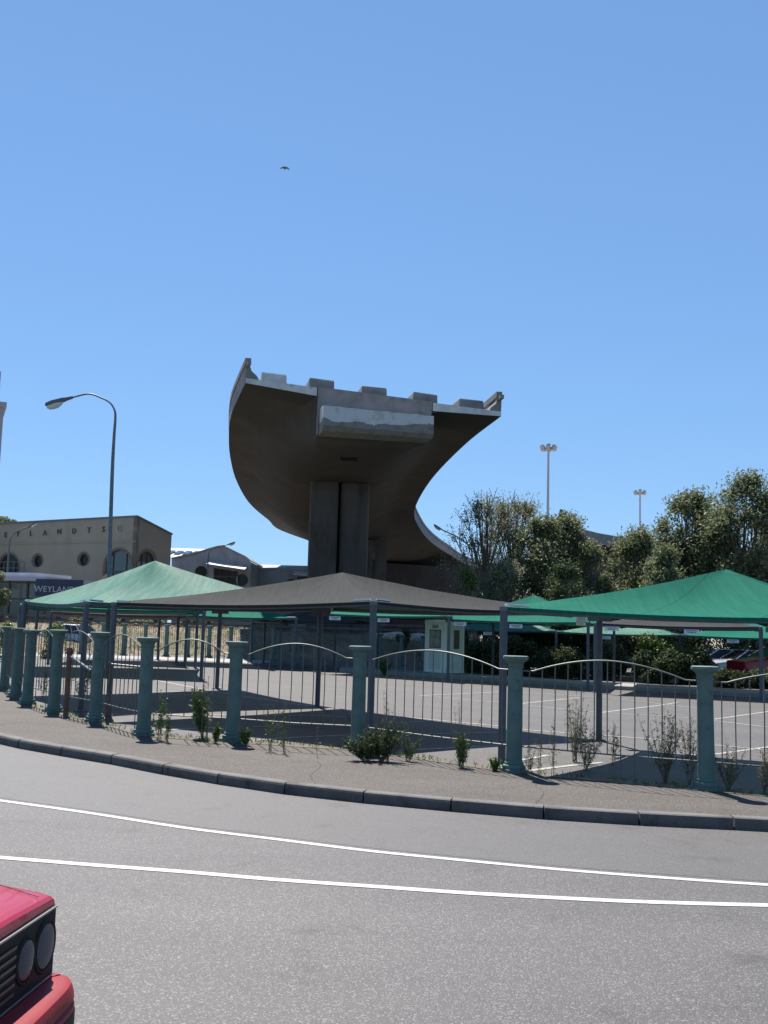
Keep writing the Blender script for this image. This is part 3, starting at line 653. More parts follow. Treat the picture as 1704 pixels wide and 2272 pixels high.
def panel(parent, a, b, ha, hb, nb, drop=.19, low=.34, r=.0078, broken=()):
    d = b-a; Ld = math.hypot(d.x, d.y); t = Vector((d.x/Ld, d.y/Ld, 0)); off = Vector(parent.location)
    s0 = .11; s1 = Ld-.11; hh = lambda s: ha+(hb-ha)*s/Ld
    def top(s):
        u = (s-s0)/(s1-s0); 
        if u < .06 or u > .94: return hh(s)-drop
        v = (u-.06)/.88; return hh(s)-drop+ (drop+.0)*(1-abs(2*v-1)**1.9)
    def P(s, z): q = a+t*s; return Vector((q.x, q.y, gz(q.x)+z))-off
    mb = MB(); mb.tube([P(s0+(s1-s0)*i/32, top(s0+(s1-s0)*i/32)) for i in range(33)], .0105, 6)
    o = mb.build('railing_panel', bar_m, parent, 40)
    mb = MB(); mb.tube([P(s0, low), P((s0+s1)/2, low-.01), P(s1, low)], .0095, 6); mb.build('bottom_rail', bar_m, o)
    for i in range(nb):
        if i in broken: continue
        s = s0+(s1-s0)*(i+.5)/nb; z0 = low if random.random() > .12 else .02
        j = random.uniform(-.008, .008)
        mb = MB(); mb.tube([P(s, z0), P(s+j, (z0+top(s))/2), P(s, top(s))], r, 6, False)
        mb.build('bar', bar_m, o)
fence = empty('pillar_fence', pil[6][0], 'teal pillar fence with arched railings along the near pavement', 'fence')
bpy.context.view_layer.update()
for g, h in pil: pillar(fence, g, h)
ext_r = Vector((pil[-1][0].x+2.5, pil[-1][0].y-.55, gz(7))); pillar(fence, ext_r, 1.5)
nbs = [11, 9, 9, 10, 10, 10, 12, 13, 14, 13, 13]
pl = pil+[(ext_r, 1.5)]
for i in range(len(pl)-1):
    a, b = pl[i], pl[i+1]; d = (b[0]-a[0]).length
    panel(fence, a[0], b[0], a[1], b[1], max(5, int(round(d/.185))), broken=(2,) if i in (5,) else ())
pe = Vector((pil[0][0].x-1.6, pil[0][0].y+2.6, gz(-9))); panel(fence, pe, pil[0][0], 1.5, pil[0][1], 12); pillar(fence, pe, 1.5)
bfence = empty('pillar_fence', (-7, 51, gz(-7)), 'distant teal pillar fence with arched railings in front of the dry grass bank', 'fence')
bpy.context.view_layer.update(); prev = None; k = 0
px_ = 130
while px_ < 980:
    q = at(px_, 1470, 51); g = Vector((q.x, 51, gz(q.x)))
    if not (680 < px_ < 820):
        pillar(bfence, g, 1.55, 1.0)
    if prev is not None and not (660 < px_ < 830): panel(bfence, prev, g, 1.55, 1.55, 8, r=.008, drop=.22)
    prev = g; px_ += 47.5
# rusty gate post with pipe bar
g = G(146, 1586); gp = empty('gate_post', g, 'rusty brown gate post with a horizontal pipe bar, between two pillars', 'gate post')
mb = MB(); mb.tube([(0, 0, -.1), (0, 0, 1.12)], .05, 10); mb.build('post', rust_m, gp)
mb = MB(); mb.lathe([(.055, 1.1), (.06, 1.14), (.045, 1.19), (.02, 1.21)], 10); mb.tube([(-.07, 0, 1.1), (.07, 0, 1.1)], .02, 6); mb.build('hinge_cap', rust_m, gp)
e = at(202, 1488, pil[4][0].y+.05)-g; mb = MB(); mb.tube([(0, 0, 1.05), e], .024, 8); mb.build('pipe_bar', steel_m, gp)
g = G(219, 1602); gp2 = empty('gate_post', g+Vector((.1, .12, 0)), 'short pipe latch post hugging the right side of a teal pillar', 'gate post')
mb = MB(); mb.tube([(0, 0, -.1), (0, 0, 1.0)], .03, 8); mb.build('post', rust_m, gp2)
mb = MB(); mb.tube([(-.02, 0, .97), (.55, .05, .93)], .02, 8); mb.build('pipe_bar', steel_m, gp2)
# ------------------------------------------------------------------ booth
bq = at(981, 1500, 41.9); bz = gz(bq.x)+.15
booth = empty('guard_booth', (bq.x+.12, 41.9+.85, bz), 'white fibreglass guard booth with a window and a narrow door', 'booth', rz=R(44))
def rbox(mb, hx, hy, z0, z1, r, n=4):
    pts = []
    for cx, cy, a0 in ((hx-r, hy-r, 0), (-hx+r, hy-r, 90), (-hx+r, -hy+r, 180), (hx-r, -hy+r, 270)):
        for i in range(n+1):
            a = R(a0+90*i/n); pts.append((cx+r*math.cos(a), cy+r*math.sin(a)))
    return pts
H = 2.12; pts = rbox(None, .6, .6, 0, H, .07); n = len(pts)
mb = MB(); rings_ = []
for z, s_ in ((0, 1), (.06, 1), (.08, .985), (H-.16, .985), (H-.15, 1.01), (H-.05, 1.01), (H-.02, .985), (H, .93)):
    rings_.append([(x*s_, y*s_, z) for x, y in pts])
for a, b in zip(rings_, rings_[1:]): mb.add(a+b, [(i, (i+1) % n, n+(i+1) % n, n+i) for i in range(n)])
mb.add(rings_[0], [tuple(range(n))[::-1]]); mb.add(rings_[-1], [tuple(range(n))]); mb.build('shell', white_m, booth, 40)
# left face is local -x, right face is local -y after rotation
def facebox(name, side, u0, u1, z0, z1, m, out=.02, parent=booth, dep=.03):
    mb = MB(); d0 = -.6-out; d1 = -.6+dep-.02
    if side == 'L': mb.box(d0, d1, u0, u1, z0, z1)
    else: mb.box(u0, u1, d0, d1, z0, z1)
    return mb.build(name, m, parent)
wd = facebox('window', 'L', -.34, .28, .98, 1.72, frame_m, .006)
facebox('pane', 'L', -.30, .24, 1.02, 1.68, mat('dusty window glass', (.22, .25, .22), (.32, .35, .31), .25, 4, c3=(.1, .12, .1), s3=6), .012, wd)
facebox('lower_panel', 'L', -.34, .28, .14, .86, mat('panel white', (.62, .64, .62), (.7, .71, .68), .5, 3), .012)
dr = facebox('door', 'R', -.30, .42, .06, 1.92, mat('door white', (.64, .66, .57), (.70, .71, .62), .5, 3), .012)
facebox('door_window', 'R', -.12, .22, .96, 1.72, glass_m, .018, dr)
facebox('door_panel', 'R', -.14, .26, .18, .82, mat('panel white', (.5, .5, .5)), .018, dr)
pl_ = facebox('name_plate', 'L', -.2, .14, 1.78, 1.92, mat('plate pale', (.5, .5, .45)), .010)
mb = MB(); u = -.17
for z in (1.87, 1.81):
    u = -.16
    while u < .1:
        l_ = random.uniform(.015, .04); mb.box(-.616, -.611, u, u+l_, z-.015, z+.015); u += l_+.015
mb.build('plate_marking', ink_m, pl_)
# ------------------------------------------------------------------ street furniture
def streetlamp(base, pts, r0, r1, head_at, head_dir, label, sc=1., grp='curved arm street lamps'):
    o = empty('street_lamp', base, label, 'street lamp', grp)
    mb = MB(); P = [Vector(p)-base for p in pts]
    n = len(P); mb.tube(P, [r0+(r1-r0)*min(1, i/(n*.55)) for i in range(n)], 10); mb.build('pole', steel_m, o, 40)
    h = Vector(head_at)-base; d = Vector(head_dir).normalized(); s_ = Vector((-d.y, d.x, 0)).normalized()
    up = Vector((0, 0, 1))
    hd = MB(); cs = []
    for t, w_, hh in ((-.05, .05, .05), (.15, .07, .07), (.28, .13, .09), (.6, .14, .10), (.78, .09, .07)):
        c = h+d*t*sc; cs.append([c+s_*w_*a*sc+up*hh*b*sc for a, b in ((-1, -.5), (-.7, .6), (.7, .6), (1, -.5), (.7, -.7), (-.7, -.7))])
    for a, b in zip(cs, cs[1:]): hd.add(a+b, [(i, (i+1) % 6, 6+(i+1) % 6, 6+i) for i in range(6)])
    hd.add(cs[0], [tuple(range(6))]); hd.add(cs[-1], [tuple(range(6))[::-1]]); ho = hd.build('lamp_head', mat('lamp housing', (.10, .11, .12), rough=.5), o, 30)
    mb = MB(); c = h+d*.5*sc-up*.06*sc
    for k in range(3):
        pass
    vs = []; 
    for z, q in ((0, 1), (-.07, .9), (-.13, .55)):
        for a in range(12):
            an = 2*math.pi*a/12; vs.append(c+d*.26*q*sc*math.cos(an)+s_*.115*q*sc*math.sin(an)+up*z*sc)
    mb.add(vs, [(i*12+j, i*12+(j+1) % 12, (i+1)*12+(j+1) % 12, (i+1)*12+j) for i in range(2) for j in range(12)]+[tuple(range(24, 36))])
    mb.build('lens', mat('lamp lens', (.55, .56, .55), rough=.2), ho, 60); return o
g = G(237, 1487)
y = g.y; seq = [(237,1487),(243,1240),(249,1050),(253,970),(256,925),(253,907),(243,893),(225,883),(196,874),(158,886/1.004)]
P = [Vector((g.x, y, g.z-.1))]+[at(a, b, y) for a, b in seq[1:]]
base = Vector((g.x, y, g.z)); P = smooth_curve(P, 40)
streetlamp(base, P, .08, .03, P[-1], (P[-1]-P[-3]), 'tall street lamp with a long curved arm, nearest on the left', 1.15)
def lamp2(px_post, py_top, armpx, armpy, y, label):
    b = at(px_post, py_top, y); b0 = Vector((b.x, y, gz(b.x)))
    t = at(armpx, armpy, y); z0 = b.z
    pts = [b0+Vector((0, 0, -.1)), Vector((b.x, y, z0-3)), Vector((b.x, y, z0-.6)), b.lerp(t, .12), b.lerp(t, .5)+Vector((0, 0, .15)), t]
    streetlamp(b0, smooth_curve(pts, 24), .11, .05, t, t-b, label, 1.1)
lamp2(22, 1192, 62, 1170, 80, 'small street lamp in front of the tan showroom wall, arm to the right')
lamp2(463, 1222, 503, 1209, 100, 'thin street lamp in front of the grey gabled shed')
lamp2(1048, 1216, 984, 1177, 78, 'street lamp between the bridge and the olive tree, arm to the left')
def mast(px, pyt, y, label, z=30):
    t = at(px, pyt, y); o = empty('floodlight_mast', (t.x, y, gz(t.x)), label, 'light mast', 'floodlight masts'); hh = t.z-gz(t.x)
    mb = MB(); mb.tube([(0, 0, -.3), (0, 0, hh*.5), (0, 0, hh)], [.3, .22, .15], 10); mb.build('pole', mat('mast paint', (.5, .47, .48), rough=.5), o, 40)
    mb = MB(); mb.tube([(math.cos(a/12*6.283)*.9, math.sin(a/12*6.283)*.75, hh-.3) for a in range(13)], .09, 6); mb.box(-.25, .25, -.25, .25, hh-.5, hh+.35)
    for a in (0, 1.57, 3.14, 4.71): mb.tube([(0, 0, hh-.3), (math.cos(a)*.9, math.sin(a)*.9, hh-.3)], .06, 5)
    mb.build('head_ring', steel_m, o)
    for a in range(6):
        an = a/6*6.283+.3; c = Vector((math.cos(an)*.95, math.sin(an)*.95, hh-.35)); d = Vector((math.cos(an), math.sin(an), 0)); s_ = Vector((-d.y, d.x, 0))
        mb = MB(); mb.obox(c, d*.25, s_*.3, Vector((d.x*.1, d.y*.1, .3))); mb.obox(c+Vector((0, 0, .42)), d*.22, s_*.16, (0, 0, .07)); mb.build('floodlight', mat('floodlight housing', (.45, .43, .40), (.55, .52, .48), .4, 2), o)
mast(1217, 990, 150, 'taller floodlight mast above the olive tree')
mast(1420, 1090, 200, 'shorter, farther floodlight mast in the gap between the trees')
# guard rail on the embankment
gr = empty('guard_rail', (-8, 61.5, 1.4), 'long low dark guard rail on top of the dry bank', 'guard rail')
for z in (1.58, 1.86):
    mb = MB(); mb.obox((-32, 61.45, z+.16), (38, 0, 0), (0, .03, 0), (0, 0, .065)); child(mb, 'rail', mat('weathered rail', (.12, .09, .075), (.17, .13, .11), .8, 2), gr)
for x in xs(-69, 4, 1.9):
    mb = MB(); mb.box(x-.1, x+.1, 61.49, 61.72, gz(x)+.9, gz(x)+1.92); child(mb, 'post', mat('rail post wood', (.05, .045, .04), rough=.9), gr)
# ------------------------------------------------------------------ buildings
def wallpoly(parent, name, P0, d, outer, holes, m, dep=.35):
    """wall in the vertical plane through P0 along d; outer and holes lists of (s, z); returns object"""
    P0 = Vector(P0); d = Vector(d).normalized(); nin = Vector((-d.y, d.x, 0))
    if nin.y < 0: nin = -nin
    T = lambda s, z: Vector((P0.x+d.x*s, P0.y+d.y*s, z))
    loops = [[T(*p) for p in outer]]+[[T(*p) for p in h] for h in holes]
    flat = [p for l in loops for p in l]
    tri = tessellate_polygon([[Vector((q[0], q[1], 0)) for q in l] for l in [outer]+holes])
    mb = MB(); mb.add(flat, [tuple(t) for t in tri])
    for l in loops[1:]:
        k = len(l); mb.add(l+[p+nin*dep for p in l], [(i, (i+1) % k, k+(i+1) % k, k+i) for i in range(k)])
    k = len(loops[0]); l = loops[0]; mb.add(l+[p+nin*dep for p in l], [(i, (i+1) % k, k+(i+1) % k, k+i) for i in range(k)])
    off = Vector(parent.location); mb.v = [tuple(Vector(v)-off) for v in mb.v]
    o = mb.build(name, m, parent, fix=False); return o, T, nin
def arch(s0, s1, z0, z1, n=12):
    r = (s1-s0)/2; rise = min(r, (z1-z0)); zc = z1-rise
    return [(s0, z0), (s1, z0)]+[((s0+s1)/2+r*math.cos(math.pi*i/n), zc+rise*math.sin(math.pi*i/n)) for i in range(n+1)]
def circ(sc_, zc, r, n=20): return [(sc_+r*math.cos(2*math.pi*i/n), zc+r*math.sin(2*math.pi*i/n)) for i in range(n)]
def plane_px(px, py, P0, d):
    r = ray(px, py); P0 = Vector(P0); d = Vector(d).normalized()
    # (t*r.x, t*r.y) = P0 + s*d
    det = r.x*(-d.y)+d.x*r.y; t = (P0.x*(-d.y)+d.x*P0.y)/det; s = (r.x*P0.y-r.y*P0.x)/det
    s = ((t*r.x-P0.x)*d.x+(t*r.y-P0.y)*d.y); return s, EYE+r.z*t
def winparts(parent, T, nin, poly, mg, fr=.08, bars=(), dep=.22, trim=None, hbars=()):
    s = [p[0] for p in poly]; z = [p[1] for p in poly]; cs = (min(s)+max(s))/2; cz = (min(z)+max(z))/2
    off = Vector(parent.location)
    mb = MB(); k = len(poly); inn = [(cs+(p[0]-cs)*(1-fr/((max(s)-min(s))/2)), cz+(p[1]-cz)*(1-fr/((max(z)-min(z))/2))) for p in poly]
    O = [T(*p)+nin*(dep-.06)-off for p in poly]; I = [T(*p)+nin*(dep-.06)-off for p in inn]
    O2 = [p+nin*.06 for p in O]; I2 = [p+nin*.06 for p in I]
    mb.add(O+I+O2+I2, [(i, (i+1) % k, k+(i+1) % k, k+i) for i in range(k)]+[(k+i, k+(i+1) % k, 3*k+(i+1) % k, 3*k+i) for i in range(k)]+[(2*k+i, 2*k+(i+1) % k, 3*k+(i+1) % k, 3*k+i) for i in range(k)])
    def zr(sv):
        # vertical extent of polygon at s
        zz = []
        for (a, b), (c, d_) in zip(inn, inn[1:]+inn[:1]):
            if (a-sv)*(c-sv) < 0: zz.append(b+(d_-b)*(sv-a)/(c-a))
        return (min(zz), max(zz)) if len(zz) > 1 else None
    for u in bars:
        sv = min(s)+(max(s)-min(s))*u; q = zr(sv)
        if q: mb.obox(T(sv, (q[0]+q[1])/2)+nin*(dep-.03)-off, (T(1, 0)-T(0, 0))*.035, nin*.03, (0, 0, (q[1]-q[0])/2))
    for u in hbars:
        zv = min(z)+(max(z)-min(z))*u
        mb.obox(T(cs, zv)+nin*(dep-.03)-off, (T(1, 0)-T(0, 0))*((max(s)-min(s))/2-fr), nin*.028, (0, 0, .09))
    w_ = mb.build('window', frame_m, parent, fix=False)
    mb = MB(); mb.add([T(*p)+nin*dep-off for p in inn], [tuple(range(k))]); mb.build('pane', mg, w_, fix=False)
    if trim:
        mb = MB(); o2 = [(cs+(p[0]-cs)*(1+trim/((max(s)-min(s))/2)), cz+(p[1]-cz)*(1+trim/((max(z)-min(z))/2)) if p[1] > cz else p[1]) for p in poly]
        A1 = [T(*p)-nin*.004-off for p in poly]; B1 = [T(*p)-nin*.05-off for p in o2]; C1 = [T(*p)+nin*.002-off for p in o2]
        mb.add(A1+B1+C1, [(i, (i+1) % k, k+(i+1) % k, k+i) for i in range(k)]+[(k+i, k+(i+1) % k, 2*k+(i+1) % k, 2*k+i) for i in range(k)]); mb.build('surround', brick_m, w_, fix=False)
def text_mesh(name, s, size, m, parent, pos, d, ext_=.03, align='CENTER'):
    """raised letters standing in a vertical plane that faces the viewer; d is the left to right direction"""
    cu = bpy.data.curves.new(name, 'FONT'); cu.body = s; cu.size = size; cu.extrude = ext_; cu.align_x = align; cu.resolution_u = 3
    t = bpy.data.objects.new(name, cu); COL.objects.link(t); bpy.context.view_layer.update()
    me = bpy.data.meshes.new_from_object(t); bpy.data.objects.remove(t)
    d = Vector(d).normalized(); up = Vector((0, 0, 1)); nr = d.cross(up)
    Mx = Matrix(((d.x, up.x, nr.x), (d.y, up.y, nr.y), (d.z, up.z, nr.z)))
    off = Vector((0, 0, 0)); p = parent
    while p is not None: off += Vector(p.location); p = p.parent
    me.materials.clear(); me.materials.append(m)
    for v in me.vertices: v.co = Mx @ v.co+Vector(pos)-off
    o = bpy.data.objects.new(name, me); COL.objects.link(o); o.parent = parent; return o
# -- tan showroom
C0 = at(305, 1147, 81); C0.z = 0; d1 = Vector((-13.4, 7, 0)).normalized(); d2 = Vector((7, 13.4, 0)).normalized()
b1 = empty('showroom', (C0.x, C0.y, 0), 'tan rendered showroom with raised wall lettering, round and arched windows', 'building')
px1 = lambda x, y: plane_px(x, y, C0, d1); px2 = lambda x, y: plane_px(x, y, C0, d2)
zc1 = px1(305, 1147)[1]; zl = px1(0, 1163)[1]; print('facade', zc1, zl, px1(0, 1163)[0])
sl0 = px1(0, 1163)[0]; Lf = 34.
def zroof(s): return zc1+(zl-zc1)*s/sl0
def rc(px, py): s, z = px1(px, py); return s, z
holes = []; wins = []
s, z = rc(83, 1245); c = circ(s, z, .50); holes.append(c); wins.append((c, glass_m, (.5,), ()))
s, z = rc(185, 1242); c = circ(s, z, .50); holes.append(c); wins.append((c, glass_m, (.5,), ()))
sa = rc(292, 1250)[0]; sb = rc(233, 1250)[0]; z1 = rc(262, 1219)[1]; a = arch(sa, sb, 4.2, z1); holes.append(a); wins.append((a, skyglass_m, (.25, .5, .75), (.45,)))
sa = rc(41, 1250)[0]; sb = sa+2.3; z1 = rc(20, 1229)[1]; a = arch(sa, sb, 4.2, z1); holes.append(a); wins.append((a, glass_m, (.25, .5, .75), (.45,)))
c = circ(sb+3.5, rc(83, 1245)[1], .5); holes.append(c); wins.append((c, glass_m, (.5,), ()))
o, T1, n1 = wallpoly(b1, 'front_wall', C0, d1, [(0, -.3), (Lf, -.3), (Lf, zroof(Lf)), (0, zroof(0))], holes, tan_m)
for p, mg, br, hb in wins: winparts(b1, T1, n1, p, mg, bars=br, hbars=hb, trim=.16 if len(p) > 8 else None)
t2 = px2(381, 1187); sa = px2(305.5, 1240)[0]; w0 = px2(304+3, 1240)[0]; w1 = px2(347, 1240)[0]; zz = px2(322, 1222)[1]
a = arch(max(.25, w0), w1, 4.2, zz)
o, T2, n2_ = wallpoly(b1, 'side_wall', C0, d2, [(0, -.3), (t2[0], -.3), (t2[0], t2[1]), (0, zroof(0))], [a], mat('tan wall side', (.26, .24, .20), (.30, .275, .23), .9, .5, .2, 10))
winparts(b1, T2, Vector((-.886, .463, 0)), a, skyglass_m, bars=(.3, .6), hbars=(.45,), trim=.16)
off = C0
def Wp(s, t, z): return Vector((C0.x+d1.x*s+d2.x*t, C0.y+d1.y*s+d2.y*t, z))
tt = t2[0]
mb = MB(); mb.add([Wp(.35, .35, zroof(0)-.3), Wp(Lf, .35, zroof(Lf)-.3), Wp(Lf, tt, t2[1]-.3), Wp(.35, tt, t2[1]-.3)], [(0, 1, 2, 3)])
mb.add([Wp(0, tt, -.3), Wp(Lf, tt, -.3), Wp(Lf, tt, t2[1]), Wp(0, tt, t2[1])], [(0, 1, 2, 3)]); mb.add([Wp(Lf, 0, -.3), Wp(Lf, tt, -.3), Wp(Lf, tt, t2[1]), Wp(Lf, 0, zroof(Lf))], [(0, 1, 2, 3)])
child(mb, 'roof', roofm, b1)
mb = MB(); A0 = Wp(-.08, -.08, zroof(0)+.001); A1 = Wp(Lf, -.08, zroof(Lf)); 
mb.add([Wp(-.1, -.1, zroof(0)), Wp(Lf, -.1, zroof(Lf)), Wp(Lf, .36, zroof(Lf)), Wp(.36, .36, zroof(0)), Wp(-.1, -.1, zroof(0)+.13), Wp(Lf, -.1, zroof(Lf)+.13), Wp(Lf, .36, zroof(Lf)+.13), Wp(.36, .36, zroof(0)+.13)], [(0,3,2,1),(4,5,6,7),(0,1,5,4),(1,2,6,5),(2,3,7,6),(3,0,4,7)])
mb.add([Wp(-.1, -.1, zroof(0)), Wp(.36, .36, zroof(0)), Wp(.36, tt, t2[1]), Wp(-.1, tt, t2[1]), Wp(-.1, -.1, zroof(0)+.13), Wp(.36, .36, zroof(0)+.13), Wp(.36, tt, t2[1]+.13), Wp(-.1, tt, t2[1]+.13)], [(0,3,2,1),(4,5,6,7),(0,1,5,4),(1,2,6,5),(2,3,7,6),(3,0,4,7)])
child(mb, 'parapet_flashing', cap_m, b1)
mb = MB(); zb = rc(200, 1203)[1]; mb.obox(T1(Lf/2, zb)-n1*.03, d1*Lf/2, n1*.029, (0, 0, .06)); child(mb, 'string_course', tan_m, b1)
dl = -d1
for ch_, px_, py_, mm in (('E', 13, 1192, letter_m), ('Y', 40, 1190, letter_m), ('L', 69, 1189, letter_m), ('A', 100, 1188, mat('brown letter', (.13, .08, .06), rough=.7)), ('N', 132, 1185, letter_m), ('D', 165, 1184, letter_m), ('T', 198, 1182, letter_m), ('S', 230, 1180, letter_m), ('O', 266, 1178, ghost_m), ('W', -16, 1193, letter_m)):
    s, z = rc(px_, py_); text_mesh('wall_letter', ch_, .62, mm, b1, T1(s, z)-n1*.045, dl, .035 if mm is not ghost_m else .012)
# body behind
mb = MB(); mb.prism([Wp(12, tt+.02, -.3), Wp(Lf, tt+.02, -.3), Wp(Lf, 18, -.3), Wp(12, 18, -.3)], (0, 0, 0), (0, 0, 8.6)); child(mb, 'rear_wing', tan_m, b1)
# balcony rail by the arched window at left
mb = MB()
s0 = rc(72, 1260)[0]; s1 = rc(0, 1260)[0]+1; zb_ = rc(40, 1275)[1]
for z in (zb_+.5, zb_+1.0): mb.tube([T1(s0, z)-n1*.9, T1(s1, z)-n1*.9], .03, 6)
for i in range(5): s = s0+(s1-s0)*i/4; mb.tube([T1(s, zb_)-n1*.9, T1(s, zb_+1.0)-n1*.9], .03, 6)
mb.obox(T1((s0+s1)/2, zb_-.06)-n1*.55, d1*((s1-s0)/2+.1), n1*.5, (0, 0, .06)); child(mb, 'balcony', steel_m, b1)
# glass entrance pavilion
e1 = at(104, 1286, 70); e1.z = 0; dg = Vector((-1, .35, 0)).normalized(); dg2 = Vector((.35, 1, 0)).normalized()
gpav = empty('glass_pavilion', (e1.x, e1.y, 0), 'glazed entrance pavilion with a pale flat roof at the left edge', 'building')
Tg = lambda s, t, z: Vector((e1.x+dg.x*s+dg2.x*t, e1.y+dg.y*s+dg2.y*t, z)); zt_ = at(104, 1290, 70).z
mb = MB()
for s in (0, 1.5, 3.0, 4.5, 6.0, 7.5):
    mb.obox(Tg(s, 0, zt_/2), dg*.07, dg2*.07, (0, 0, zt_/2))
    mb.obox(Tg(s, 5, zt_/2), dg*.07, dg2*.07, (0, 0, zt_/2))
for z in (zt_*.42, zt_*.72, zt_-.1): mb.obox(Tg(3.75, 0, z), dg*3.75, dg2*.05, (0, 0, .06)); mb.obox(Tg(0, 2.5, z), dg*.05, dg2*2.5, (0, 0, .06))
child(mb, 'glazing_frame', frame_m, gpav)
mb = MB(); mb.obox(Tg(3.75, .02, zt_/2), dg*3.7, dg2*.008, (0, 0, zt_/2-.05)); mb.obox(Tg(.02, 2.5, zt_/2), dg*.008, dg2*2.4, (0, 0, zt_/2-.05))
gm_ = bpy.data.materials.new('clear glazing'); gm_.use_nodes = True; b_ = gm_.node_tree.nodes['Principled BSDF']; b_.inputs['Base Color'].default_value = (.10, .14, .12, 1); b_.inputs['Roughness'].default_value = .05; b_.inputs['Alpha'].default_value = .5
child(mb, 'glass', gm_, gpav)
mb = MB(); mb.obox(Tg(3.9, 2.3, zt_+.14), dg*4.3, dg2*2.9, (0, 0, .14)); mb.obox(Tg(4.6, 2.6, zt_+.45), dg*3.2, dg2*2.0, (0, 0, .16)); child(mb, 'roof', mat('pale canopy fascia', (.36, .37, .42), (.42, .43, .48), .5, 1), gpav)
mb = MB(); mb.obox(Tg(2.0, 2.0, zt_*.3), dg*.5, dg2*.5, (0, 0, zt_*.3)); mb.obox(Tg(5.0, 3.0, zt_*.35), dg*1.1, dg2*.2, (0, 0, zt_*.35)); child(mb, 'inner_wall', mat('inner cream wall', (.40, .38, .26), rough=.8), gpav)
# navy sign
sg = at(131, 1300, 68); sgn = empty('shop_sign', (sg.x, 68, 0), 'navy blue shop sign board with pale lettering beside the glass pavilion', 'sign')
a = at(80, 1284, 68); b = at(184, 1284, 68); zb = at(131, 1324, 68).z
mb = MB(); mb.box(a.x, b.x, 68, 68.2, zb, a.z); child(mb, 'board', navy_m, sgn)
mb = MB(); mb.box(a.x+.1, a.x+.22, 68.05, 68.17, 0, zb); mb.box(b.x-.22, b.x-.1, 68.05, 68.17, 0, zb); child(mb, 'sign_post', steel_m, sgn)
c = at(131, 1314, 67.97); text_mesh('sign_lettering', 'WEYLANDTS', .56, lite_letter_m, sgn, (c.x, 67.98, c.z), (1, 0, 0), .012)
# -- grey gabled shed
y2 = 104; b2 = empty('gabled_shed', (at(500, 1300, y2).x, y2, 0), 'grey gabled warehouse with a white awning and round windows', 'building')
q = lambda x, y: (at(x, y, y2).x, at(x, y, y2).z)
P = [q(381, 1400), q(556, 1400), q(556, 1247), q(546, 1238), q(497, 1214), q(484, 1214), q(430, 1230), q(381, 1241)]
P = [(x, max(z, -.3)) for x, z in P]
hl = []; 
r1 = circ(*q(446, 1269), .62); r2_ = circ(*q(537, 1287), .62); wq = [q(474, 1292), q(528, 1298), q(528, 1268), q(474, 1260)]
o, T3, n3_ = wallpoly(b2, 'front_wall', (0, y2, 0), (1, 0, 0), P, [r1, r2_, wq], greywall_m)
for p in (r1, r2_): winparts(b2, T3, n3_, p, glass_m, bars=(.5,))
winparts(b2, T3, n3_, wq, glass_m, bars=(.25, .5, .75), hbars=(.5,))
D = 22
top = P[2:]; mb = MB()
for (xa, za), (xb, zb) in zip(top, top[1:]):
    mb.add([(xa+.05, y2-.15, za+.03), (xb-.0, y2-.15, zb+.03), (xb, y2+D, zb+.03), (xa, y2+D, za+.03), (xa, y2-.15, za+.16), (xb, y2-.15, zb+.16), (xb, y2+D, zb+.16), (xa, y2+D, za+.16)], [(0,1,2,3),(4,5,6,7),(0,1,5,4),(2,3,7,6)])
child(mb, 'roof', roofm, b2)
mb = MB(); mb.add([(P[1][0], y2, -.3), (P[1][0], y2+D, -.3), (P[2][0], y2+D, P[2][1]), (P[2][0], y2, P[2][1])], [(0, 1, 2, 3)]); mb.add([(P[0][0], y2, -.3), (P[0][0], y2+D, -.3), (P[-1][0], y2+D, P[-1][1]), (P[-1][0], y2, P[-1][1])], [(0, 1, 2, 3)]); child(mb, 'side_wall', greywall_m, b2)
a = q(466, 1247); b = q(549, 1264); mb = MB(); mb.add([(a[0], y2-.02, a[1]), (b[0], y2-.02, b[1]+.25), (b[0], y2-2.2, b[1]-.15), (a[0], y2-2.2, a[1]-.35), (a[0], y2-.02, a[1]+.06), (b[0], y2-.02, b[1]+.31), (b[0], y2-2.2, b[1]-.09), (a[0], y2-2.2, a[1]-.29)], [(0,3,2,1),(4,5,6,7),(0,1,5,4),(1,2,6,5),(2,3,7,6),(3,0,4,7)])
child(mb, 'awning', mat('white awning sheet', (.6, .58, .56), (.7, .68, .66), .6, 2), b2)
# skylight roof left part
y3 = 114; s1 = at(378, 1216, y3); s2 = at(490, 1213, y3); lo = at(378, 1236, y3-8)
mb = MB(); mb.add([(s1.x-12, y3-8, lo.z), (s2.x, y3-8, lo.z), (s2.x, y3, s1.z), (s1.x-12, y3, s1.z), (s1.x-12, y3, s1.z-.2), (s2.x, y3, s1.z-.2)], [(0, 1, 2, 3), (2, 3, 4, 5)]); child(mb, 'rear_roof', roofm, b2)
mb = MB(); 
for i in range(6):
    xa = s1.x+.6+i*.9; mb.add([(xa, y3-6.0, lo.z+(s1.z-lo.z)*.25+.12), (xa+.7, y3-6.0, lo.z+(s1.z-lo.z)*.25+.12), (xa+.7, y3-3, lo.z+(s1.z-lo.z)*.62+.12), (xa, y3-3, lo.z+(s1.z-lo.z)*.62+.12)], [(0, 1, 2, 3)])
child(mb, 'skylight', glass_m, b2)
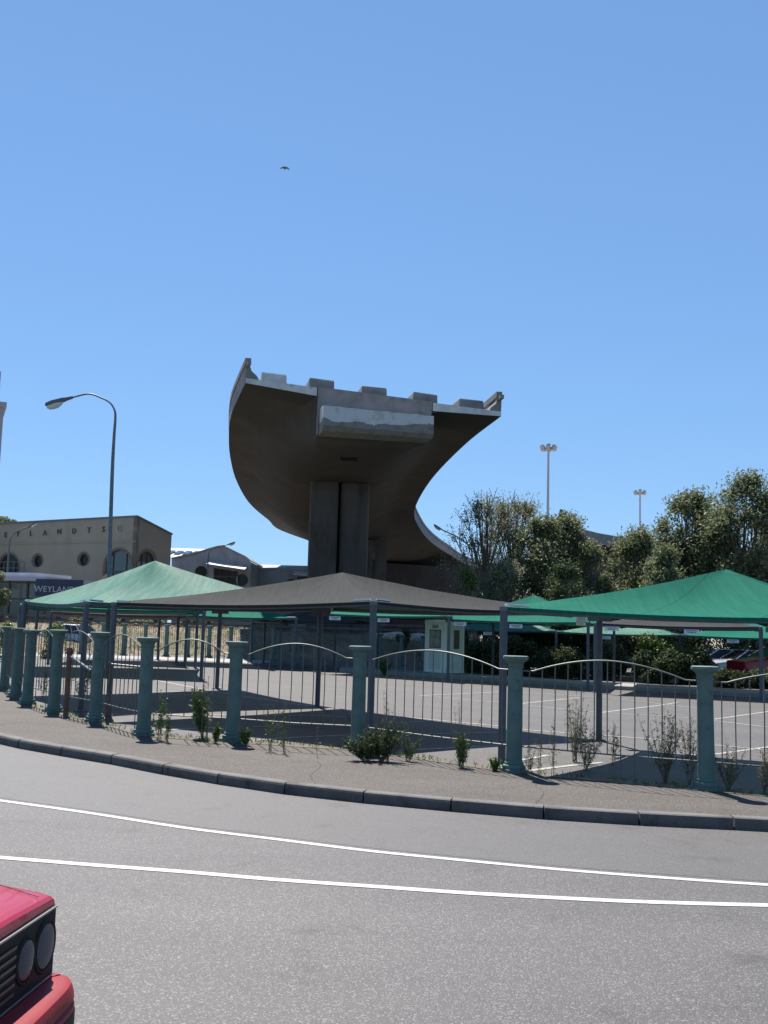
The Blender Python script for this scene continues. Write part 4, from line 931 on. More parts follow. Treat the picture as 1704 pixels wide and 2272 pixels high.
# -- low grey wing between shed and bridge pier
y4 = 112; b3 = empty('low_warehouse', (at(620, 1300, y4).x, y4, 0), 'low grey warehouse wing just left of the bridge pier', 'building')
q4 = lambda x, y: (at(x, y, y4).x, at(x, y, y4).z)
P = [q4(540, 1400), q4(800, 1400), q4(800, 1262), q4(660, 1258), q4(556, 1260), q4(540, 1262)]; P = [(x, max(z, -.3)) for x, z in P]
r3 = circ(*q4(647, 1296), .6); wq = [q4(660, 1300), q4(700, 1300), q4(700, 1280), q4(660, 1280)]
o, T4, n4_ = wallpoly(b3, 'front_wall', (0, y4, 0), (1, 0, 0), P, [r3, wq], greywall_m)
winparts(b3, T4, n4_, r3, glass_m, bars=(.5,)); winparts(b3, T4, n4_, wq, glass_m, bars=(.5,))
a = q4(556, 1262); b = q4(800, 1262); rt = at(600, 1252, y4+6).z
mb = MB(); mb.add([(a[0], y4-.1, a[1]), (b[0], y4-.1, a[1]), (b[0], y4+7, rt), (a[0], y4+7, rt), (b[0], y4+14, a[1]), (a[0], y4+14, a[1])], [(0, 1, 2, 3), (3, 2, 4, 5)])
mb.add([(a[0], y4, -.3), (a[0], y4+14, -.3), (a[0], y4+14, a[1]), (a[0], y4+7, rt), (a[0], y4, a[1])], [(0, 1, 2, 3, 4)]); child(mb, 'roof', roofm, b3)
a = q4(658, 1270); mb = MB(); mb.obox((a[0]+1.4, y4-.9, a[1]-.2), (1.6, 0, -.1), (0, .9, .22), (0, 0, .03)); child(mb, 'awning', MC['white awning sheet'], b3)
# -- tower at the left edge
yt = 150; tq = at(13, 899, yt); xr = at(9, 899, yt).x; tw = empty('office_tower', (xr, yt, 0), 'tall mauve grey tower block cut off by the left edge of the photo', 'building', rz=R(23))
zt1 = tq.z
mb = MB(); mb.box(-18, 0, 0, 16, -.3, zt1-.4); mb.build('wall', tower_m, tw)
mb = MB(); mb.box(-18.3, .35, -.4, 16.3, zt1-.38, zt1+.4); mb.build('cornice', tower_m, tw)
z2 = at(2, 822, yt).z
mb = MB(); mb.box(-12, -.7, 1, 12, zt1+.402, z2); mb.build('plant_room', tower_m, tw)
for fl in range(9):
    for k in range(5):
        z = 3+fl*3.4; xx = -2.2-k*3.4
        if z+1.6 < zt1: mb = MB(); mb.box(xx-.9, xx+.9, -.03, .1, z, z+1.6); mb.build('window', glass_m, tw)
mb = MB(); mb.tube([(-.9, 5, z2), (-.9, 5, z2+2.2)], .06, 6); mb.build('antenna', black_m, tw)
# ------------------------------------------------------------------ plants
def leaves(name, centres, per, size, m, parent, aspect=.42, shell=.6, seed=0, sq_=1.0, up=.0, fuzz=0):
    rg = np.random.default_rng(seed); C = []
    for (c, r), n in zip(centres, per):
        d = rg.normal(size=(n, 3)); d /= np.linalg.norm(d, axis=1)[:, None]
        rad = r*(rg.random(n)**(1/3)*(1-shell)+shell*rg.random(n)**.5) if fuzz == 0 else r*np.minimum(np.abs(rg.normal(0, fuzz, n)), 1.25)
        C.append(np.array(c)[None, :]+d*rad[:, None]*np.array([1, 1, sq_]))
    C = np.concatenate(C); n = len(C)
    a = rg.normal(size=(n, 3)); a[:, 2] += up; a /= np.linalg.norm(a, axis=1)[:, None]
    b = rg.normal(size=(n, 3)); b -= (b*a).sum(1)[:, None]*a; b /= np.linalg.norm(b, axis=1)[:, None]
    s = size*rg.uniform(.6, 1.35, n)[:, None]
    V = np.stack([C-a*s, C+b*s*aspect, C+a*s, C-b*s*aspect], 1).reshape(-1, 3)
    me = bpy.data.meshes.new(name); me.vertices.add(4*n); me.vertices.foreach_set('co', V.ravel())
    me.loops.add(4*n); me.loops.foreach_set('vertex_index', np.arange(4*n)); me.polygons.add(n)
    me.polygons.foreach_set('loop_start', np.arange(n)*4); me.materials.append(m); me.update(calc_edges=True); me.validate()
    o = bpy.data.objects.new(name, me); COL.objects.link(o); o.parent = parent; return o
def tree(px, pytop, y, wpx, label, m=leaf_dark, n=9000, size=.16, low=.25, clumps=34, fill=1.7, seed=1, zfloor=0, bare=.0, tw=.13):
    n = int(n*fill); clumps = int(clumps*1.9); t = at(px, pytop, y); g = gz(t.x)+zfloor; Ht = t.z-g; hw = wpx/F*y/2*1.12
    rg = random.Random(seed); root = empty('tree', (t.x, y, g), label, 'tree', 'trees behind the hedge')
    cen = []; mb = MB()
    trunks = [(0, 0)] if hw < 2.5 else [(-.35, 0), (.3, .2)]
    for k in range(clumps):
        u = rg.random(); z = Ht*(low+(1-low)*u**.8)
        prof = math.sin(math.pi*min(1, max(0.05, ((z/Ht-low)/(1-low))*.86+.12)))**.7
        a = rg.random()*6.283; rr = hw*prof*(rg.random()**.45)*1.08
        r = (.22+.20*rg.random())*min(hw*1.25, Ht*.32)*(1.1-.45*z/Ht)
        cen.append(((rr*math.cos(a), rr*math.sin(a)*.8, min(z, Ht-r*.75)), r))
    cen.append(((0, 0, Ht-.45), .5)); 
    for (tx, ty) in trunks:
        mb.tube([(tx*.5, ty, -.1), (tx, ty, Ht*.3), (tx*1.2+rg.uniform(-.2, .2), ty, Ht*.62), (tx*.5, 0, Ht*.9)], [tw, tw*.8, tw*.5, tw*.2], 7)
    for (c, r) in cen:
        tx, ty = rg.choice(trunks); z0 = min(c[2]*.55, Ht*.7)
        st = Vector((tx, ty, z0)); en = Vector(c)+Vector((0, 0, r*.4)); mid = st.lerp(en, .5)+Vector((rg.uniform(-.15, .15), rg.uniform(-.15, .15), -.1*hw))
        mb.tube([st, mid, en], [tw*.38, tw*.24, tw*.08], 5, False)
        for _ in range(3 if bare else 2):
            e2 = Vector(c)+Vector([rg.uniform(-r, r) for _ in range(3)])*1.0+Vector((0, 0, r*.5*bare)); mb.tube([mid.lerp(en, .6), (mid.lerp(en, .6)+e2)/2+Vector((0, 0, .05)), e2], [tw*.14, tw*.10, .012], 4, False)
    mb.build('trunk', bark_m, root, 60)
    vol = [r**2.2 for c, r in cen]; sv = sum(vol)
    leaves('crown', cen, [max(20, int(n*v/sv)) for v in vol], size, m, root, seed=seed, shell=.35, fuzz=.72)
    return root
tree(1080, 1100, 57, 175, 'sparse olive coloured tree with bare twigs, just right of the bridge', leaf_olive, 7140, 0.064, .18, 40, seed=3, bare=1)
tree(1145, 1105, 58, 165, 'tall sparse grey green tree behind the thin twiggy one', leaf_olive, 8840, 0.068, .2, 36, seed=4, bare=1)
tree(1200, 1150, 56, 165, 'dense dark green tree below the taller floodlight mast', leaf_dark, 20400, 0.090, .12, 40, seed=5)
tree(1262, 1145, 57, 150, 'dense tree hiding the end of the second flyover', leaf_dark, 20400, 0.090, .12, 40, seed=6)
tree(1312, 1205, 55, 80, 'low bushy tree at the right end of the left tree clump', leaf_dark, 10200, 0.083, .12, 26, seed=7)
tree(1415, 1175, 56, 150, 'mid height tree below the shorter floodlight mast', leaf_dark, 17000, 0.090, .12, 36, seed=8)
tree(1525, 1085, 58, 150, 'tall pointed tree, second from the right edge', leaf_dark, 22100, 0.098, .1, 44, seed=9)
tree(1660, 1050, 55, 190, 'tallest tree, at the right edge of the photo', leaf_dark, 27200, 0.098, .1, 54, seed=10)
tree(1750, 1080, 58, 150, 'tall tree mostly outside the right edge', leaf_dark, 11900, 0.098, .1, 40, seed=11)
tree(1475, 1210, 52, 110, 'lower tree in front of the tall pointed tree', leaf_dark, 13600, 0.083, .1, 34, seed=12)
tree(1035, 1262, 54, 70, 'small light green bushy tree at the foot of the bridge', leaf_lite, 5950, 0.075, .05, 20, seed=13)
tree(1255, 1250, 50, 140, 'low shaded brushwood tree behind the small green canopy tip', leaf_hedge, 11900, 0.075, .05, 34, seed=14)
tree(1120, 1245, 51, 130, 'low twiggy brushwood tree behind the grey canopy', leaf_olive, 10200, 0.064, .05, 34, seed=15, bare=1)
# umbrella pine above the showroom, far left
t = at(-2, 1128, 102); pn = empty('pine_tree', (t.x, 102, 0), 'umbrella pine crown peeping over the showroom roof at left', 'tree')
mb = MB(); mb.tube([(0, 0, 0), (.3, 0, t.z*.5), (0, 0, t.z-1)], [.3, .22, .12], 8); mb.build('trunk', bark_m, pn)
rg = random.Random(5); cen = [((rg.uniform(-2.4, 1.0), rg.uniform(-2, 2), t.z-.9-rg.random()*1.2), .55) for _ in range(22)]
leaves('crown', cen, [200]*22, .12, leaf_dark, pn, seed=21, sq_=.6)
# conifer like shrub at the far left below it
def shrub(px, pyt, pyb, y, wpx, label, m, n=2500, size=.07, seed=1, name='bush', grp=None, zf=None):
    t = at(px, pyt, y); b = at(px, pyb, y); z0 = gz(t.x) if zf is None else zf; o = empty(name, (t.x, y, z0), label, 'bush' if name == 'bush' else 'plant', grp)
    hw = wpx/F*y/2; Ht = max(.3, t.z-z0); rg = random.Random(seed); cen = []; k = 16
    for _ in range(k):
        r = hw*rg.uniform(.32, .5); r = min(r, Ht*.45); zz = rg.uniform(r*.6, max(r*.7, Ht-r)); u = zz/Ht
        a = rg.random()*6.283; rr = (hw-r*.7)*math.sqrt(rg.random())*(1.1-.5*u); cen.append(((rr*math.cos(a), rr*math.sin(a)*.8, zz), r))
    mb = MB()
    for c, r in cen: mb.tube([(c[0]*.2, c[1]*.2, -.05), (c[0]*.6, c[1]*.6, c[2]*.5), c], [.03, .02, .008], 4, False)
    mb.build('stems', bark_m, o)
    leaves('foliage', cen, [n//k]*k, size, m, o, seed=seed, shell=.5)
    return o
hg = 'bushes of the hedge behind the car park'
shrub(1075, 1412, 1500, 46.5, 110, 'dark bush right of the booth with bright leaf tips', leaf_hedge, 5200, .075, 31, grp=hg)
shrub(1150, 1402, 1500, 47.5, 130, 'broad dark bush with pale tips, second from the booth', leaf_hedge, 6200, .075, 32, grp=hg)
shrub(1250, 1425, 1500, 46, 140, 'low dark bush in front of the white van', leaf_hedge, 6200, .075, 33, grp=hg)
shrub(1345, 1418, 1500, 46, 110, 'dark bush right of the white van', leaf_hedge, 5000, .075, 34, grp=hg)
shrub(1462, 1398, 1505, 45, 120, 'bush with sunlit yellow green leaves on top', leaf_lite, 3500, .085, 35, grp=hg)
shrub(1455, 1432, 1505, 44, 130, 'dark bush at the foot of the sunlit yellow green one', leaf_hedge, 5200, .075, 36, grp=hg)
shrub(1545, 1425, 1510, 44, 100, 'dark bush between the sunlit bush and the red parked car', leaf_hedge, 4500, .075, 37, grp=hg)
shrub(1620, 1480, 1515, 42, 120, 'low dark bush in front of the red parked car', leaf_hedge, 4500, .07, 38, grp=hg)
shrub(1700, 1478, 1515, 42, 120, 'dark bush at the right edge of the hedge', leaf_hedge, 4500, .07, 39, grp=hg)
shrub(960, 1385, 1500, 56, 60, 'dark bush behind the left side of the booth', leaf_hedge, 3200, .08, 40, grp=hg)
shrub(895, 1388, 1440, 57, 40, 'small pointed dark bush on the bank left of the booth', leaf_hedge, 1800, .08, 41, grp=hg)
shrub(8, 1262, 1400, 62, 60, 'dark shrub standing in front of the glass pavilion', leaf_dark, 3000, .09, 42)
shrub(20, 1375, 1500, 40, 70, 'light green leafy shrub behind the leftmost pillars', leaf_lite, 1500, .07, 43)
shrub(120, 1377, 1500, 44, 70, 'light green leafy shrub right of the leftmost canopy post', leaf_lite, 1500, .07, 44)
shrub(170, 1366, 1400, 63, 60, 'dark green bush on the bank below the shop sign', leaf_dark, 2500, .08, 45, zf=1.3)
shrub(310, 1368, 1400, 64, 130, 'long low dark bush in front of the showroom foot', leaf_dark, 3500, .09, 46, zf=1.3)
shrub(430, 1372, 1400, 64, 120, 'dark brown green bush on the bank left of the pier', leaf_hedge, 3500, .09, 47, zf=1.3)
shrub(600, 1378, 1400, 66, 120, 'scrubby olive bush on the bank close to the bridge pier', leaf_olive, 3000, .09, 48, zf=1.3)
# weeds
def weed(px, pyb, pyt, wpx, label, m, nst=7, leafy=1., size=.02, seed=1, dy=.05, thick=.0035, curve=.5):
    g = G(px, pyb); g.y += dy; g.z = gz(g.x); Ht = at(px, pyt, g.y).z-g.z; hw = wpx/F*g.y/2
    o = empty('weed', g, label, 'weed', 'weeds along the fence foot'); rg = random.Random(seed); mb = MB(); cen = []
    for k in range(nst):
        a = rg.random()*6.283; sp = hw*1.15*rg.uniform(.25, 1)*(1 if k else .15); hh = Ht*rg.uniform(.55, 1) if k else Ht
        tip = Vector((sp*math.cos(a), sp*math.sin(a)*.6, hh)); md = Vector((tip.x*curve, tip.y*curve, hh*.5)); st = Vector((rg.uniform(-.03, .03), rg.uniform(-.03, .03), -.02))
        mb.tube(smooth_curve([st, md, tip], 5), [thick, thick*.9, thick*.8, thick*.6, thick*.5, thick*.3], 4, False)
        nb = 7
        for j in range(nb):
            t_ = .25+.72*j/nb; p = (st.lerp(md, t_*2) if t_ < .5 else md.lerp(tip, t_*2-1)); an = rg.random()*6.283; L_ = Ht*.13*(1.3-t_)*rg.uniform(.6, 1.3)
            e = p+Vector((math.cos(an)*L_, math.sin(an)*L_*.7, L_*.9)); mb.tube([p, e], [thick*.45, thick*.2], 3, False)
            cen.append((tuple(p.lerp(e, .8)), L_*.35+.012))
            cen.append((tuple(p), .025))
        cen.append((tuple(tip), .035))
    mb.build('stems', stem_m, o)
    leaves('leaves', cen, [max(2, int(4.2*leafy)) for _ in cen], size*.8, m, o, aspect=.24, seed=seed, shell=.2, up=.8)
    return o
W = weed
W(350, 1642, 1535, 30, 'upright green weed right of the fifth pillar, thin leaves', weed_m, 7, 1.4, .028, 51)
W(368, 1648, 1575, 20, 'short green weed halfway between two pillars on the left', weed_m, 5, 1, .025, 52)
W(449, 1640, 1525, 58, 'leafy bright green weed bush left of the stout middle pillar', weed_m, 13, 2.3, .038, 53, curve=.6)
W(455, 1645, 1500, 16, 'single dark stalk weed inside the bright green weed', dry_m, 2, 1.4, .02, 54, thick=.008)
W(478, 1650, 1605, 20, 'yellowish low tuft at the left foot of the middle pillar', leaf_lite, 8, 1.3, .03, 55)
W(545, 1655, 1618, 34, 'yellow green low tuft at the right foot of the middle pillar', leaf_lite, 12, 1.6, .035, 56)
W(600, 1668, 1565, 44, 'thin feathery green weed behind the railings, left centre', weed_m, 6, .9, .022, 57)
W(628, 1672, 1560, 36, 'wispy weed with one tall stalk, left centre', weed_m, 5, .8, .022, 58)
W(700, 1680, 1615, 8, 'short bare stalk by the pavement edge', dry_m, 1, .5, .015, 59)
W(812, 1690, 1630, 90, 'dark leafy clump hugging the foot of a pillar, widest weed', leaf_hedge, 30, 2.0, .028, 60, curve=.75)
W(858, 1690, 1520, 60, 'tall dry brown weed with bare branching stalks beside the pillar', dry_m, 9, .7, .018, 61)
W(845, 1690, 1600, 120, 'low dark spreading weed under the tall dry stalks', leaf_hedge, 26, 1.9, .03, 62)
W(905, 1690, 1628, 60, 'small dark upright weed, right of the pillar clump', leaf_hedge, 10, 1.2, .022, 63)
W(1022, 1702, 1555, 100, 'branching dry weed with a fan of thin stalks', dry_m, 9, .6, .016, 64)
W(1026, 1704, 1622, 36, 'green base leaves of the fan shaped dry weed', weed_m, 9, 1.8, .028, 65)
W(1100, 1712, 1680, 36, 'low green tuft left of the second pillar from the right', weed_m, 9, 1.6, .028, 66)
W(1175, 1715, 1650, 40, 'thin green weed on the sandy patch', weed_m, 5, .8, .022, 67)
W(1200, 1725, 1620, 18, 'slender dry stalk weed left of the big grey weed', dry_m, 3, .9, .02, 68)
W(1228, 1728, 1600, 22, 'second slender dry stalk weed, slightly taller', dry_m, 3, 1, .02, 69)
W(1290, 1700, 1535, 70, 'big pale grey green feathery weed in the sun', leafmat('grey green weed', (.12, .13, .07), (.17, .18, .10), (.24, .24, .15), .8), 16, 1.3, .022, 70, dy=.5)
W(1302, 1710, 1600, 90, 'dark seeding weed in front of the pale feathery one', dry_m, 12, 1.7, .022, 71)
W(1362, 1700, 1605, 40, 'small dark seeding weed right of the big weeds', dry_m, 5, 1.4, .022, 72)
W(1478, 1738, 1575, 110, 'tall dark seeding weed clump between the last two pillars', dry_m, 18, 1.8, .022, 73)
W(1535, 1745, 1590, 60, 'dark weed spreading against the rightmost pillar', dry_m, 10, 1.6, .022, 74)
W(1620, 1755, 1640, 100, 'low dark seeding weed right of the rightmost pillar', dry_m, 12, 1.4, .022, 75)
W(1700, 1765, 1660, 60, 'dark weed cut by the right edge of the photo', dry_m, 8, 1.4, .022, 76)
W(853, 1500, 1462, 36, 'green weed growing on the island by the booth', weed_m, 12, 3, .05, 77, thick=.008)
W(1412, 1512, 1455, 44, 'green weed on the island behind the arch', weed_m, 14, 3, .05, 78, thick=.008)
W(165, 1575, 1450, 30, 'tall leafy weed between the leftmost canopy post and the rusty post', weed_m, 8, 1.8, .03, 79, dy=.4)
W(185, 1560, 1440, 30, 'leafy weed behind the pipe bar', weed_m, 8, 1.8, .03, 80, dy=.6)
W(85, 1552, 1480, 30, 'thin weed between the leftmost pillars', weed_m, 6, 1, .028, 81, dy=.3)
# grass tufts scattered at the fence foot (uncountable)
rg = random.Random(9); cen = []
for _ in range(900):
    x = rg.uniform(-11, 7); yy = yf(x)+rg.uniform(-.13, .22); cen.append(((x, yy, gz(x)+.02), .03))
gt = leaves('grass', cen, [rg.choice((1, 2, 5)) for _ in cen], .035, weed_m, None, aspect=.14, up=1.5, seed=91); tag(gt, 'sparse low grass tufts along the foot of the railings', 'grass', kind='stuff')
cen = []
for _ in range(5000):
    x = rg.uniform(-40, 5); yy = rg.uniform(52.5, 62); h = 1.45*max(0, min(1, (yy-52.5)/8)); h = h*h*(3-2*h/1.45)/1.45/1.45*1.45 if h < 1.45 else h
    cen.append(((x, yy, gz(x)-.05+h), .12))
gt = leaves('dry_grass', cen, [3]*len(cen), .12, leafmat('dry grass', (.15, .11, .065), (.21, .16, .10), (.28, .22, .15), .9), None, aspect=.12, up=1.5, seed=92); tag(gt, 'dry grass tufts covering the bank behind the car park', 'grass', kind='stuff')
# rocks under the flyover
rk = mat('pale rock', (.42, .36, .31), (.5, .44, .38), .9, 2, .5, 8)
lbs = ['flat pale rubble slab on the bank left of the booth', 'pale brown boulder on the bank beside the pointed bush', 'small pale stone lying lowest on the bank']
for i, (px_, py_, s_) in enumerate(((870, 1412, .8), (925, 1410, .7), (852, 1428, .35))):
    c = at(px_, py_, 60); bm = bmesh.new(); bmesh.ops.create_icosphere(bm, subdivisions=3, radius=s_)
    rr = random.Random(i)
    for v in bm.verts:
        v.co.z *= .45; v.co.x *= 1.5; v.co *= 1+.15*math.sin(v.co.x*5+i)+.08*math.sin(v.co.y*9)
    me = bpy.data.meshes.new('rock'); bm.to_mesh(me); bm.free(); me.materials.append(rk); o = bpy.data.objects.new('rock', me); COL.objects.link(o); o.location = (c.x, 60, 1.25); tag(o, lbs[i], 'rock')
# ------------------------------------------------------------------ cars
def loft(mb, st, ringf, cap0=True, cap1=True):
    rows = [ringf(*s) for s in st]; n = len(rows[0])
    for a, b in zip(rows, rows[1:]): mb.add(a+b, [(i, (i+1) % n, n+(i+1) % n, n+i) for i in range(n)])
    if cap0: mb.add(rows[0], [tuple(range(n))])
    if cap1: mb.add(rows[-1], [tuple(range(n))[::-1]])
def bring(x, hw, zb, zt_, k=1.):
    h = [(hw-.05, zb), (hw-.005, zb+.10), (hw, (zb+zt_)/2), (hw-.006*k, zt_-.13), (hw-.022*k, zt_-.06*k), (hw-.05*k, zt_-.024*k), (hw-.09*k, zt_-.008*k), (hw-.14*k, zt_), (hw*.5, zt_+.012)]
    return [(x, y, z) for y, z in h]+[(x, 0, zt_+.016)]+[(x, -y, z) for y, z in h[::-1]]
def wheels(root, xf, xr, hw, r):
    for x in (xf, xr):
        for s in (1, -1):
            mb = MB(); y0 = s*(hw-.19); y1 = s*(hw+.005)
            mb.tube([(x, y0, r), (x, y0+s*.02, r), (x, y1-s*.02, r), (x, y1, r)], [r*.9, r, r, r*.9], 20); w_ = mb.build('wheel', rubber_m, root, 40)
            mb = MB(); mb.tube([(x, y1-s*.01, r), (x, y1+s*.012, r)], [r*.62, r*.55], 16); mb.build('rim', rim_m, w_, 40)
            mb = MB(); mb.tube([(x, y0-s*.02, r+.02), (x, y1-s*.012, r+.02)], r*1.22, 20); mb.build('wheel_arch', black_m, root)
def hatchback(name, label, loc, rz, paint, L=3.95, hw=.83, Ht=1.40, bonnet=.93, nose=.76, cab0=-1.05, cab1=-3.55, roof0=-1.75, roof1=-3.1, grp='parked cars', tail=.85, cat='car'):
    root = empty(name, loc, label, cat, grp, rz)
    st = [(0, hw-.062, .42, nose-.04, .2), (-.006, hw-.055, .40, nose-.022, .25), (-.02, hw-.046, .38, nose-.010, .35), (-.045, hw-.034, .34, nose-.002, .5), (-.08, hw-.024, .31, nose+.006, .6), (-.16, hw-.012, .28, nose+.018, .75), (-.32, hw-.007, .26, nose+.046, .9), (-.5, hw-.005, .24, nose+.080), (-.75, hw-.002, .23, nose+.122), (cab0, hw, .22, bonnet), (-2.2, hw, .22, bonnet+.02), (cab1+.1, hw, .24, bonnet), (-L+.12, hw-.03, .28, tail+.03), (-L, hw-.1, .36, tail)]
    mb = MB(); loft(mb, st, bring); body = mb.build('body', paint, root, 35)
    # glasshouse
    def cr(x, w_, z): return [(x, w_, bonnet-.02), (x, w_*.0+min(w_, w_-.0)-.0, bonnet), (x, w_-(z-bonnet)*.32, z), (x, -(w_-(z-bonnet)*.32), z), (x, -w_, bonnet), (x, -w_, bonnet-.02)]
    st = [(cab0, hw-.06, bonnet+.005), (roof0, hw-.06, Ht-.03), ((roof0+roof1)/2, hw-.06, Ht-.02), (roof1, hw-.06, Ht-.04), (cab1, hw-.06, bonnet+.02)]
    mb = MB(); loft(mb, st, cr); mb.build('windows', glass_m, root, 20)
    wt = hw-.06-(Ht-bonnet)*.32
    mb = MB(); loft(mb, [(roof0-.02, wt-.02, Ht-.05, Ht-.02), (roof0-.25, wt+.015, Ht-.06, Ht), (roof1+.3, wt+.015, Ht-.06, Ht-.005), (roof1, wt-.0, Ht-.07, Ht-.03)], lambda x, w_, a, b: [(x, w_, a), (x, w_-.01, (a+b)/2), (x, w_-.06, b), (x, 0, b+.015), (x, -w_+.06, b), (x, -w_+.01, (a+b)/2), (x, -w_, a)]); mb.build('roof', paint, root, 40)
    for s in (1, -1):
        for xa, xb in ((cab0+.02, roof0), (cab1+.02, roof1), ((cab0+cab1)/2-.1, (roof0+roof1)/2-.0), (cab1+.55, roof1+.35)):
            mb = MB(); mb.tube([(xa, s*(hw-.05), bonnet), (xb, s*(wt+.012), Ht-.035)], .03, 6); mb.build('window_pillar', paint, root)
    wheels(root, -.72, -L+.78, hw, .30)
    return root, body
red_m = mat('red car paint', (.30, .008, .022), (.32, .010, .026), .3, 3, coat=.35, spec=.4)
bred_m = mat('red bumper plastic', (.21, .014, .02), (.24, .018, .024), .5, 6, spec=.25)
# the near car
h0 = R(-5)
def zroad(x): return gz(x)+ROADZ
CARP = (-1.355, 3.60)
car, body = hatchback('red_car', 'red hatchback driving in from the left with round twin headlamps in a black grille', (CARP[0], CARP[1], zroad(-1.5)), h0, red_m, nose=.79, bonnet=.95, Ht=1.42)
del car['group']
# grille
mb = MB(); hwg = .72
P = [(.004, -hwg), (-.006, -hwg-.03)]
def frontbox(mb, y0, y1, z0, z1, x0, x1): mb.box(x0, x1, y0, y1, z0, z1)
frontbox(mb, -.755, .755, .475, .742, -.03, .008)
gri = mb.build('grille', black_m, car)
mb = MB()
for k in range(6):
    z = .515+k*.033; frontbox(mb, -.385, .385, z, z+.012, .008, .014)
mb.build('grille_slats', mat('grille slat plastic', (.02, .022, .028), rough=.35), gri)
mb = MB(); frontbox(mb, -.756, .756, .735, .742, .009, .014); frontbox(mb, -.75, .75, .476, .482, .009, .014); mb.build('grille_trim', mat('dull silver trim', (.3, .31, .31), rough=.35, metal=.6), gri)
lens_m = bpy.data.materials.new('headlamp glass'); lens_m.use_nodes = True; b_ = lens_m.node_tree.nodes['Principled BSDF']
b_.inputs['Base Color'].default_value = (.10, .12, .15, 1); b_.inputs['Alpha'].default_value = .55; b_.inputs['Roughness'].default_value = .1; b_.inputs['Specular IOR Level'].default_value = .3
for s in (1, -1):
    for yy, r in ((.658, .094), (.478, .08)):
        mb = MB(); c = Vector((-.022, s*yy, .612))
        mb.tube([c+Vector((.0, 0, 0)), c+Vector((.030, 0, 0)), c+Vector((.036, 0, 0)), c+Vector((.036, 0, 0)), c+Vector((.030, 0, 0))], [r+.012, r+.012, r+.006, r, r], 24, False); hl_ = mb.build('headlamp', black_m, car, 30)
        mb = MB(); rows = []
        for q_, dx in ((1, .031), (.9, .024), (.7, .015), (.45, .008), (.25, .005), (.12, .009), (.02, .011)):
            rows.append([c+Vector((dx, r*q_*math.cos(a/24*6.2832), r*q_*math.sin(a/24*6.2832))) for a in range(25)])
        mb.grid(rows); mb.build('reflector', mat('lamp reflector', (.5, .52, .55), rough=.12, metal=1.), hl_, 60)
        mb = MB(); rows = []
        for q_, dx in ((1, .0345), (.85, .037), (.6, .040), (.3, .042), (.02, .0425)):
            rows.append([c+Vector((dx, r*q_*.97*math.cos(a/24*6.2832), r*q_*.97*math.sin(a/24*6.2832))) for a in range(25)])
        mb.grid(rows); mb.build('lens', lens_m, hl_, 60)
# bumper: swept round the nose
def bumper_path():
    half = [(-.75, .845), (-.40, .853), (-.10, .85), (.01, .825), (.085, .775), (.125, .67), (.14, .45), (.148, .2), (.15, 0)]
    pts = half+[(x, -y) for x, y in half[:-1][::-1]]
    return [Vector((p[0], p[1], 0)) for p in smooth_curve([Vector((x, y, 0)) for x, y in pts], 64)]
bpth = bumper_path()
def bsweep(prof, scale_in=0, a=0, b=None):
    rows = []; S = bpth[a:b]
    for i, p in enumerate(S):
        t = (S[min(i+1, len(S)-1)]-S[max(i-1, 0)]).normalized(); nr = Vector((t.y, -t.x, 0)); nr = -nr if nr.dot(p-Vector((-1.5, 0, 0))) < 0 else nr
        rows.append([p+nr*o+Vector((0, 0, z)) for o, z in prof])
    mb = MB(); m = len(prof)
    for u, v in zip(rows, rows[1:]): mb.add(u+v, [(j, (j+1) % m, m+(j+1) % m, m+j) for j in range(m)])
    mb.add(rows[0], [tuple(range(m))]); mb.add(rows[-1], [tuple(range(m))[::-1]]); return mb
bu = bsweep([(-.22, .468), (-.04, .470), (-.012, .458), (0, .43), (.004, .402), (-.006, .396), (-.006, .388), (.006, .38), (.008, .34), (.0, .29), (-.03, .27), (-.22, .27)]).build('front_bumper', bred_m, car, 30)
bsweep([(-.22, .268), (-.045, .268), (-.06, .2), (-.12, .17), (-.22, .17)]).build('front_valance', mat('dark valance', (.05, .035, .035), rough=.6), car, 30)
for s in (0, 1):
    a = 22 if s == 0 else 40
    a = 18 if s == 0 else 42
    bsweep([(.002, .365), (.0095, .36), (.0095, .305), (.002, .30)], a=a, b=a+5).build('indicator', black_m, bu, 30)
mb = MB(); mb.box(.168, .172, -.26, .26, .31, .40); mb.build('number_plate', mat('plate', (.6, .6, .55), rough=.5), car)
for s_ in (1, -1):
    mb = MB(); mb.tube([(-.03, s_*.66, .79+.005), (-.2, s_*.70, .821), (-.55, s_*.715, .872), (-1.0, s_*.72, .956)], .0018, 4)
    mb.build('bonnet_seam', mat('dark red seam', (.12, .005, .012), rough=.5), car)
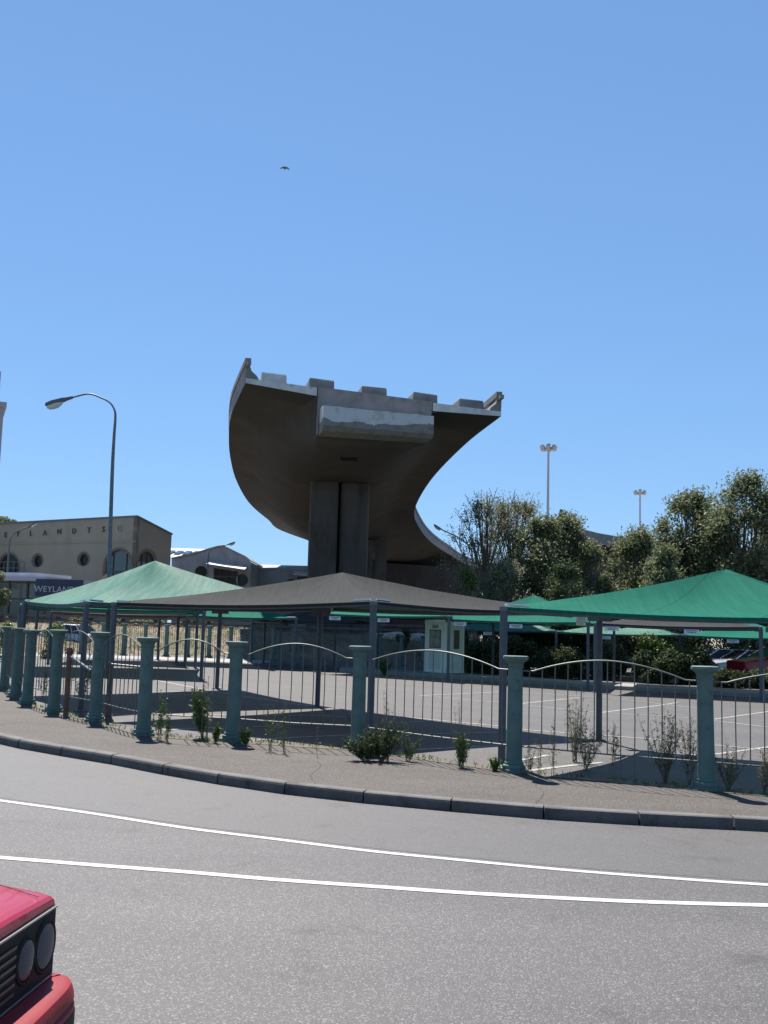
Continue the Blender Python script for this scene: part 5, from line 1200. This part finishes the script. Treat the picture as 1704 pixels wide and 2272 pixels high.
# parked cars in the background
white_p = mat('white van paint', (.55, .56, .56), rough=.4, coat=.3); silver_p = mat('silver car paint', (.35, .37, .39), rough=.35, metal=.3, coat=.3); black_p = mat('black car paint', (.02, .02, .025), rough=.3, coat=.5); blue_p = mat('blue grey car paint', (.10, .13, .17), rough=.35, coat=.4)
def park(px, py, y, rz, label, paint, **k):
    c = at(px, py, y); return hatchback('parked_car', label, (c.x, y, gz(c.x)), R(rz), paint, **k)
park(1632, 1470, 44.5, 190, 'red parked hatchback half hidden behind the hedge at right', red_m, Ht=1.66, bonnet=1.2, nose=1.02, tail=1.05)
park(1300, 1470, 53, -20, 'white parked van behind the dark bushes', white_p, Ht=1.95, bonnet=1.1, nose=.9, roof0=-1.5, roof1=-3.7, cab1=-3.85, L=4.1, cat='van')
park(1572, 1470, 52, 190, 'silver parked car left of the red one, behind leaves', silver_p)
park(1240, 1470, 56, 170, 'grey parked car left of the white van', blue_p)
park(1510, 1470, 54, 180, 'pale parked car behind the sunlit yellow green bush', white_p)
park(75, 1460, 58, 160, 'silver parked car beyond the leftmost railings', silver_p)
# ------------------------------------------------------------------ gull
c = at(632, 373, 60); gull = empty('gull', c, 'dark gull gliding high in the sky with bent wings', 'bird')
me = bpy.data.meshes.new('gull_body'); bm = bmesh.new()
# one skinned surface: body spindle and both wings
mb = MB()
def wing(s, pts):
    rows = []
    for x, z, ch_, th in pts: rows.append([(x, -ch_*.45, z), (x, -ch_*.1, z+th), (x, ch_*.55, z), (x, -ch_*.1, z-th*.6)])
    return rows
W_ = wing(1.1, [(-.30, -.10, .04, .005), (-.24, -.045, .09, .01), (-.13, .03, .13, .016), (-.06, .045, .15, .025), (-.02, .035, .22, .04), (.0, .02, .27, .05), (.02, .03, .26, .05), (.045, .04, .2, .035), (.10, .05, .14, .018), (.19, .02, .12, .012), (.25, -.045, .08, .008), (.29, -.105, .03, .004)])
for a, b in zip(W_, W_[1:]): mb.add(a+b, [(i, (i+1) % 4, 4+(i+1) % 4, 4+i) for i in range(4)])
mb.add(W_[0], [(0, 1, 2, 3)]); mb.add(W_[-1], [(3, 2, 1, 0)])
bpy.data.objects.remove(gull)
gull = mb.build('gull', mat('gull plumage', (.10, .10, .11), (.2, .2, .2), .8, 5), None, 60, loc=c); tag(gull, 'dark gull gliding high in the sky with bent wings', 'bird')
gull.rotation_euler = (R(-25), 0, R(12))
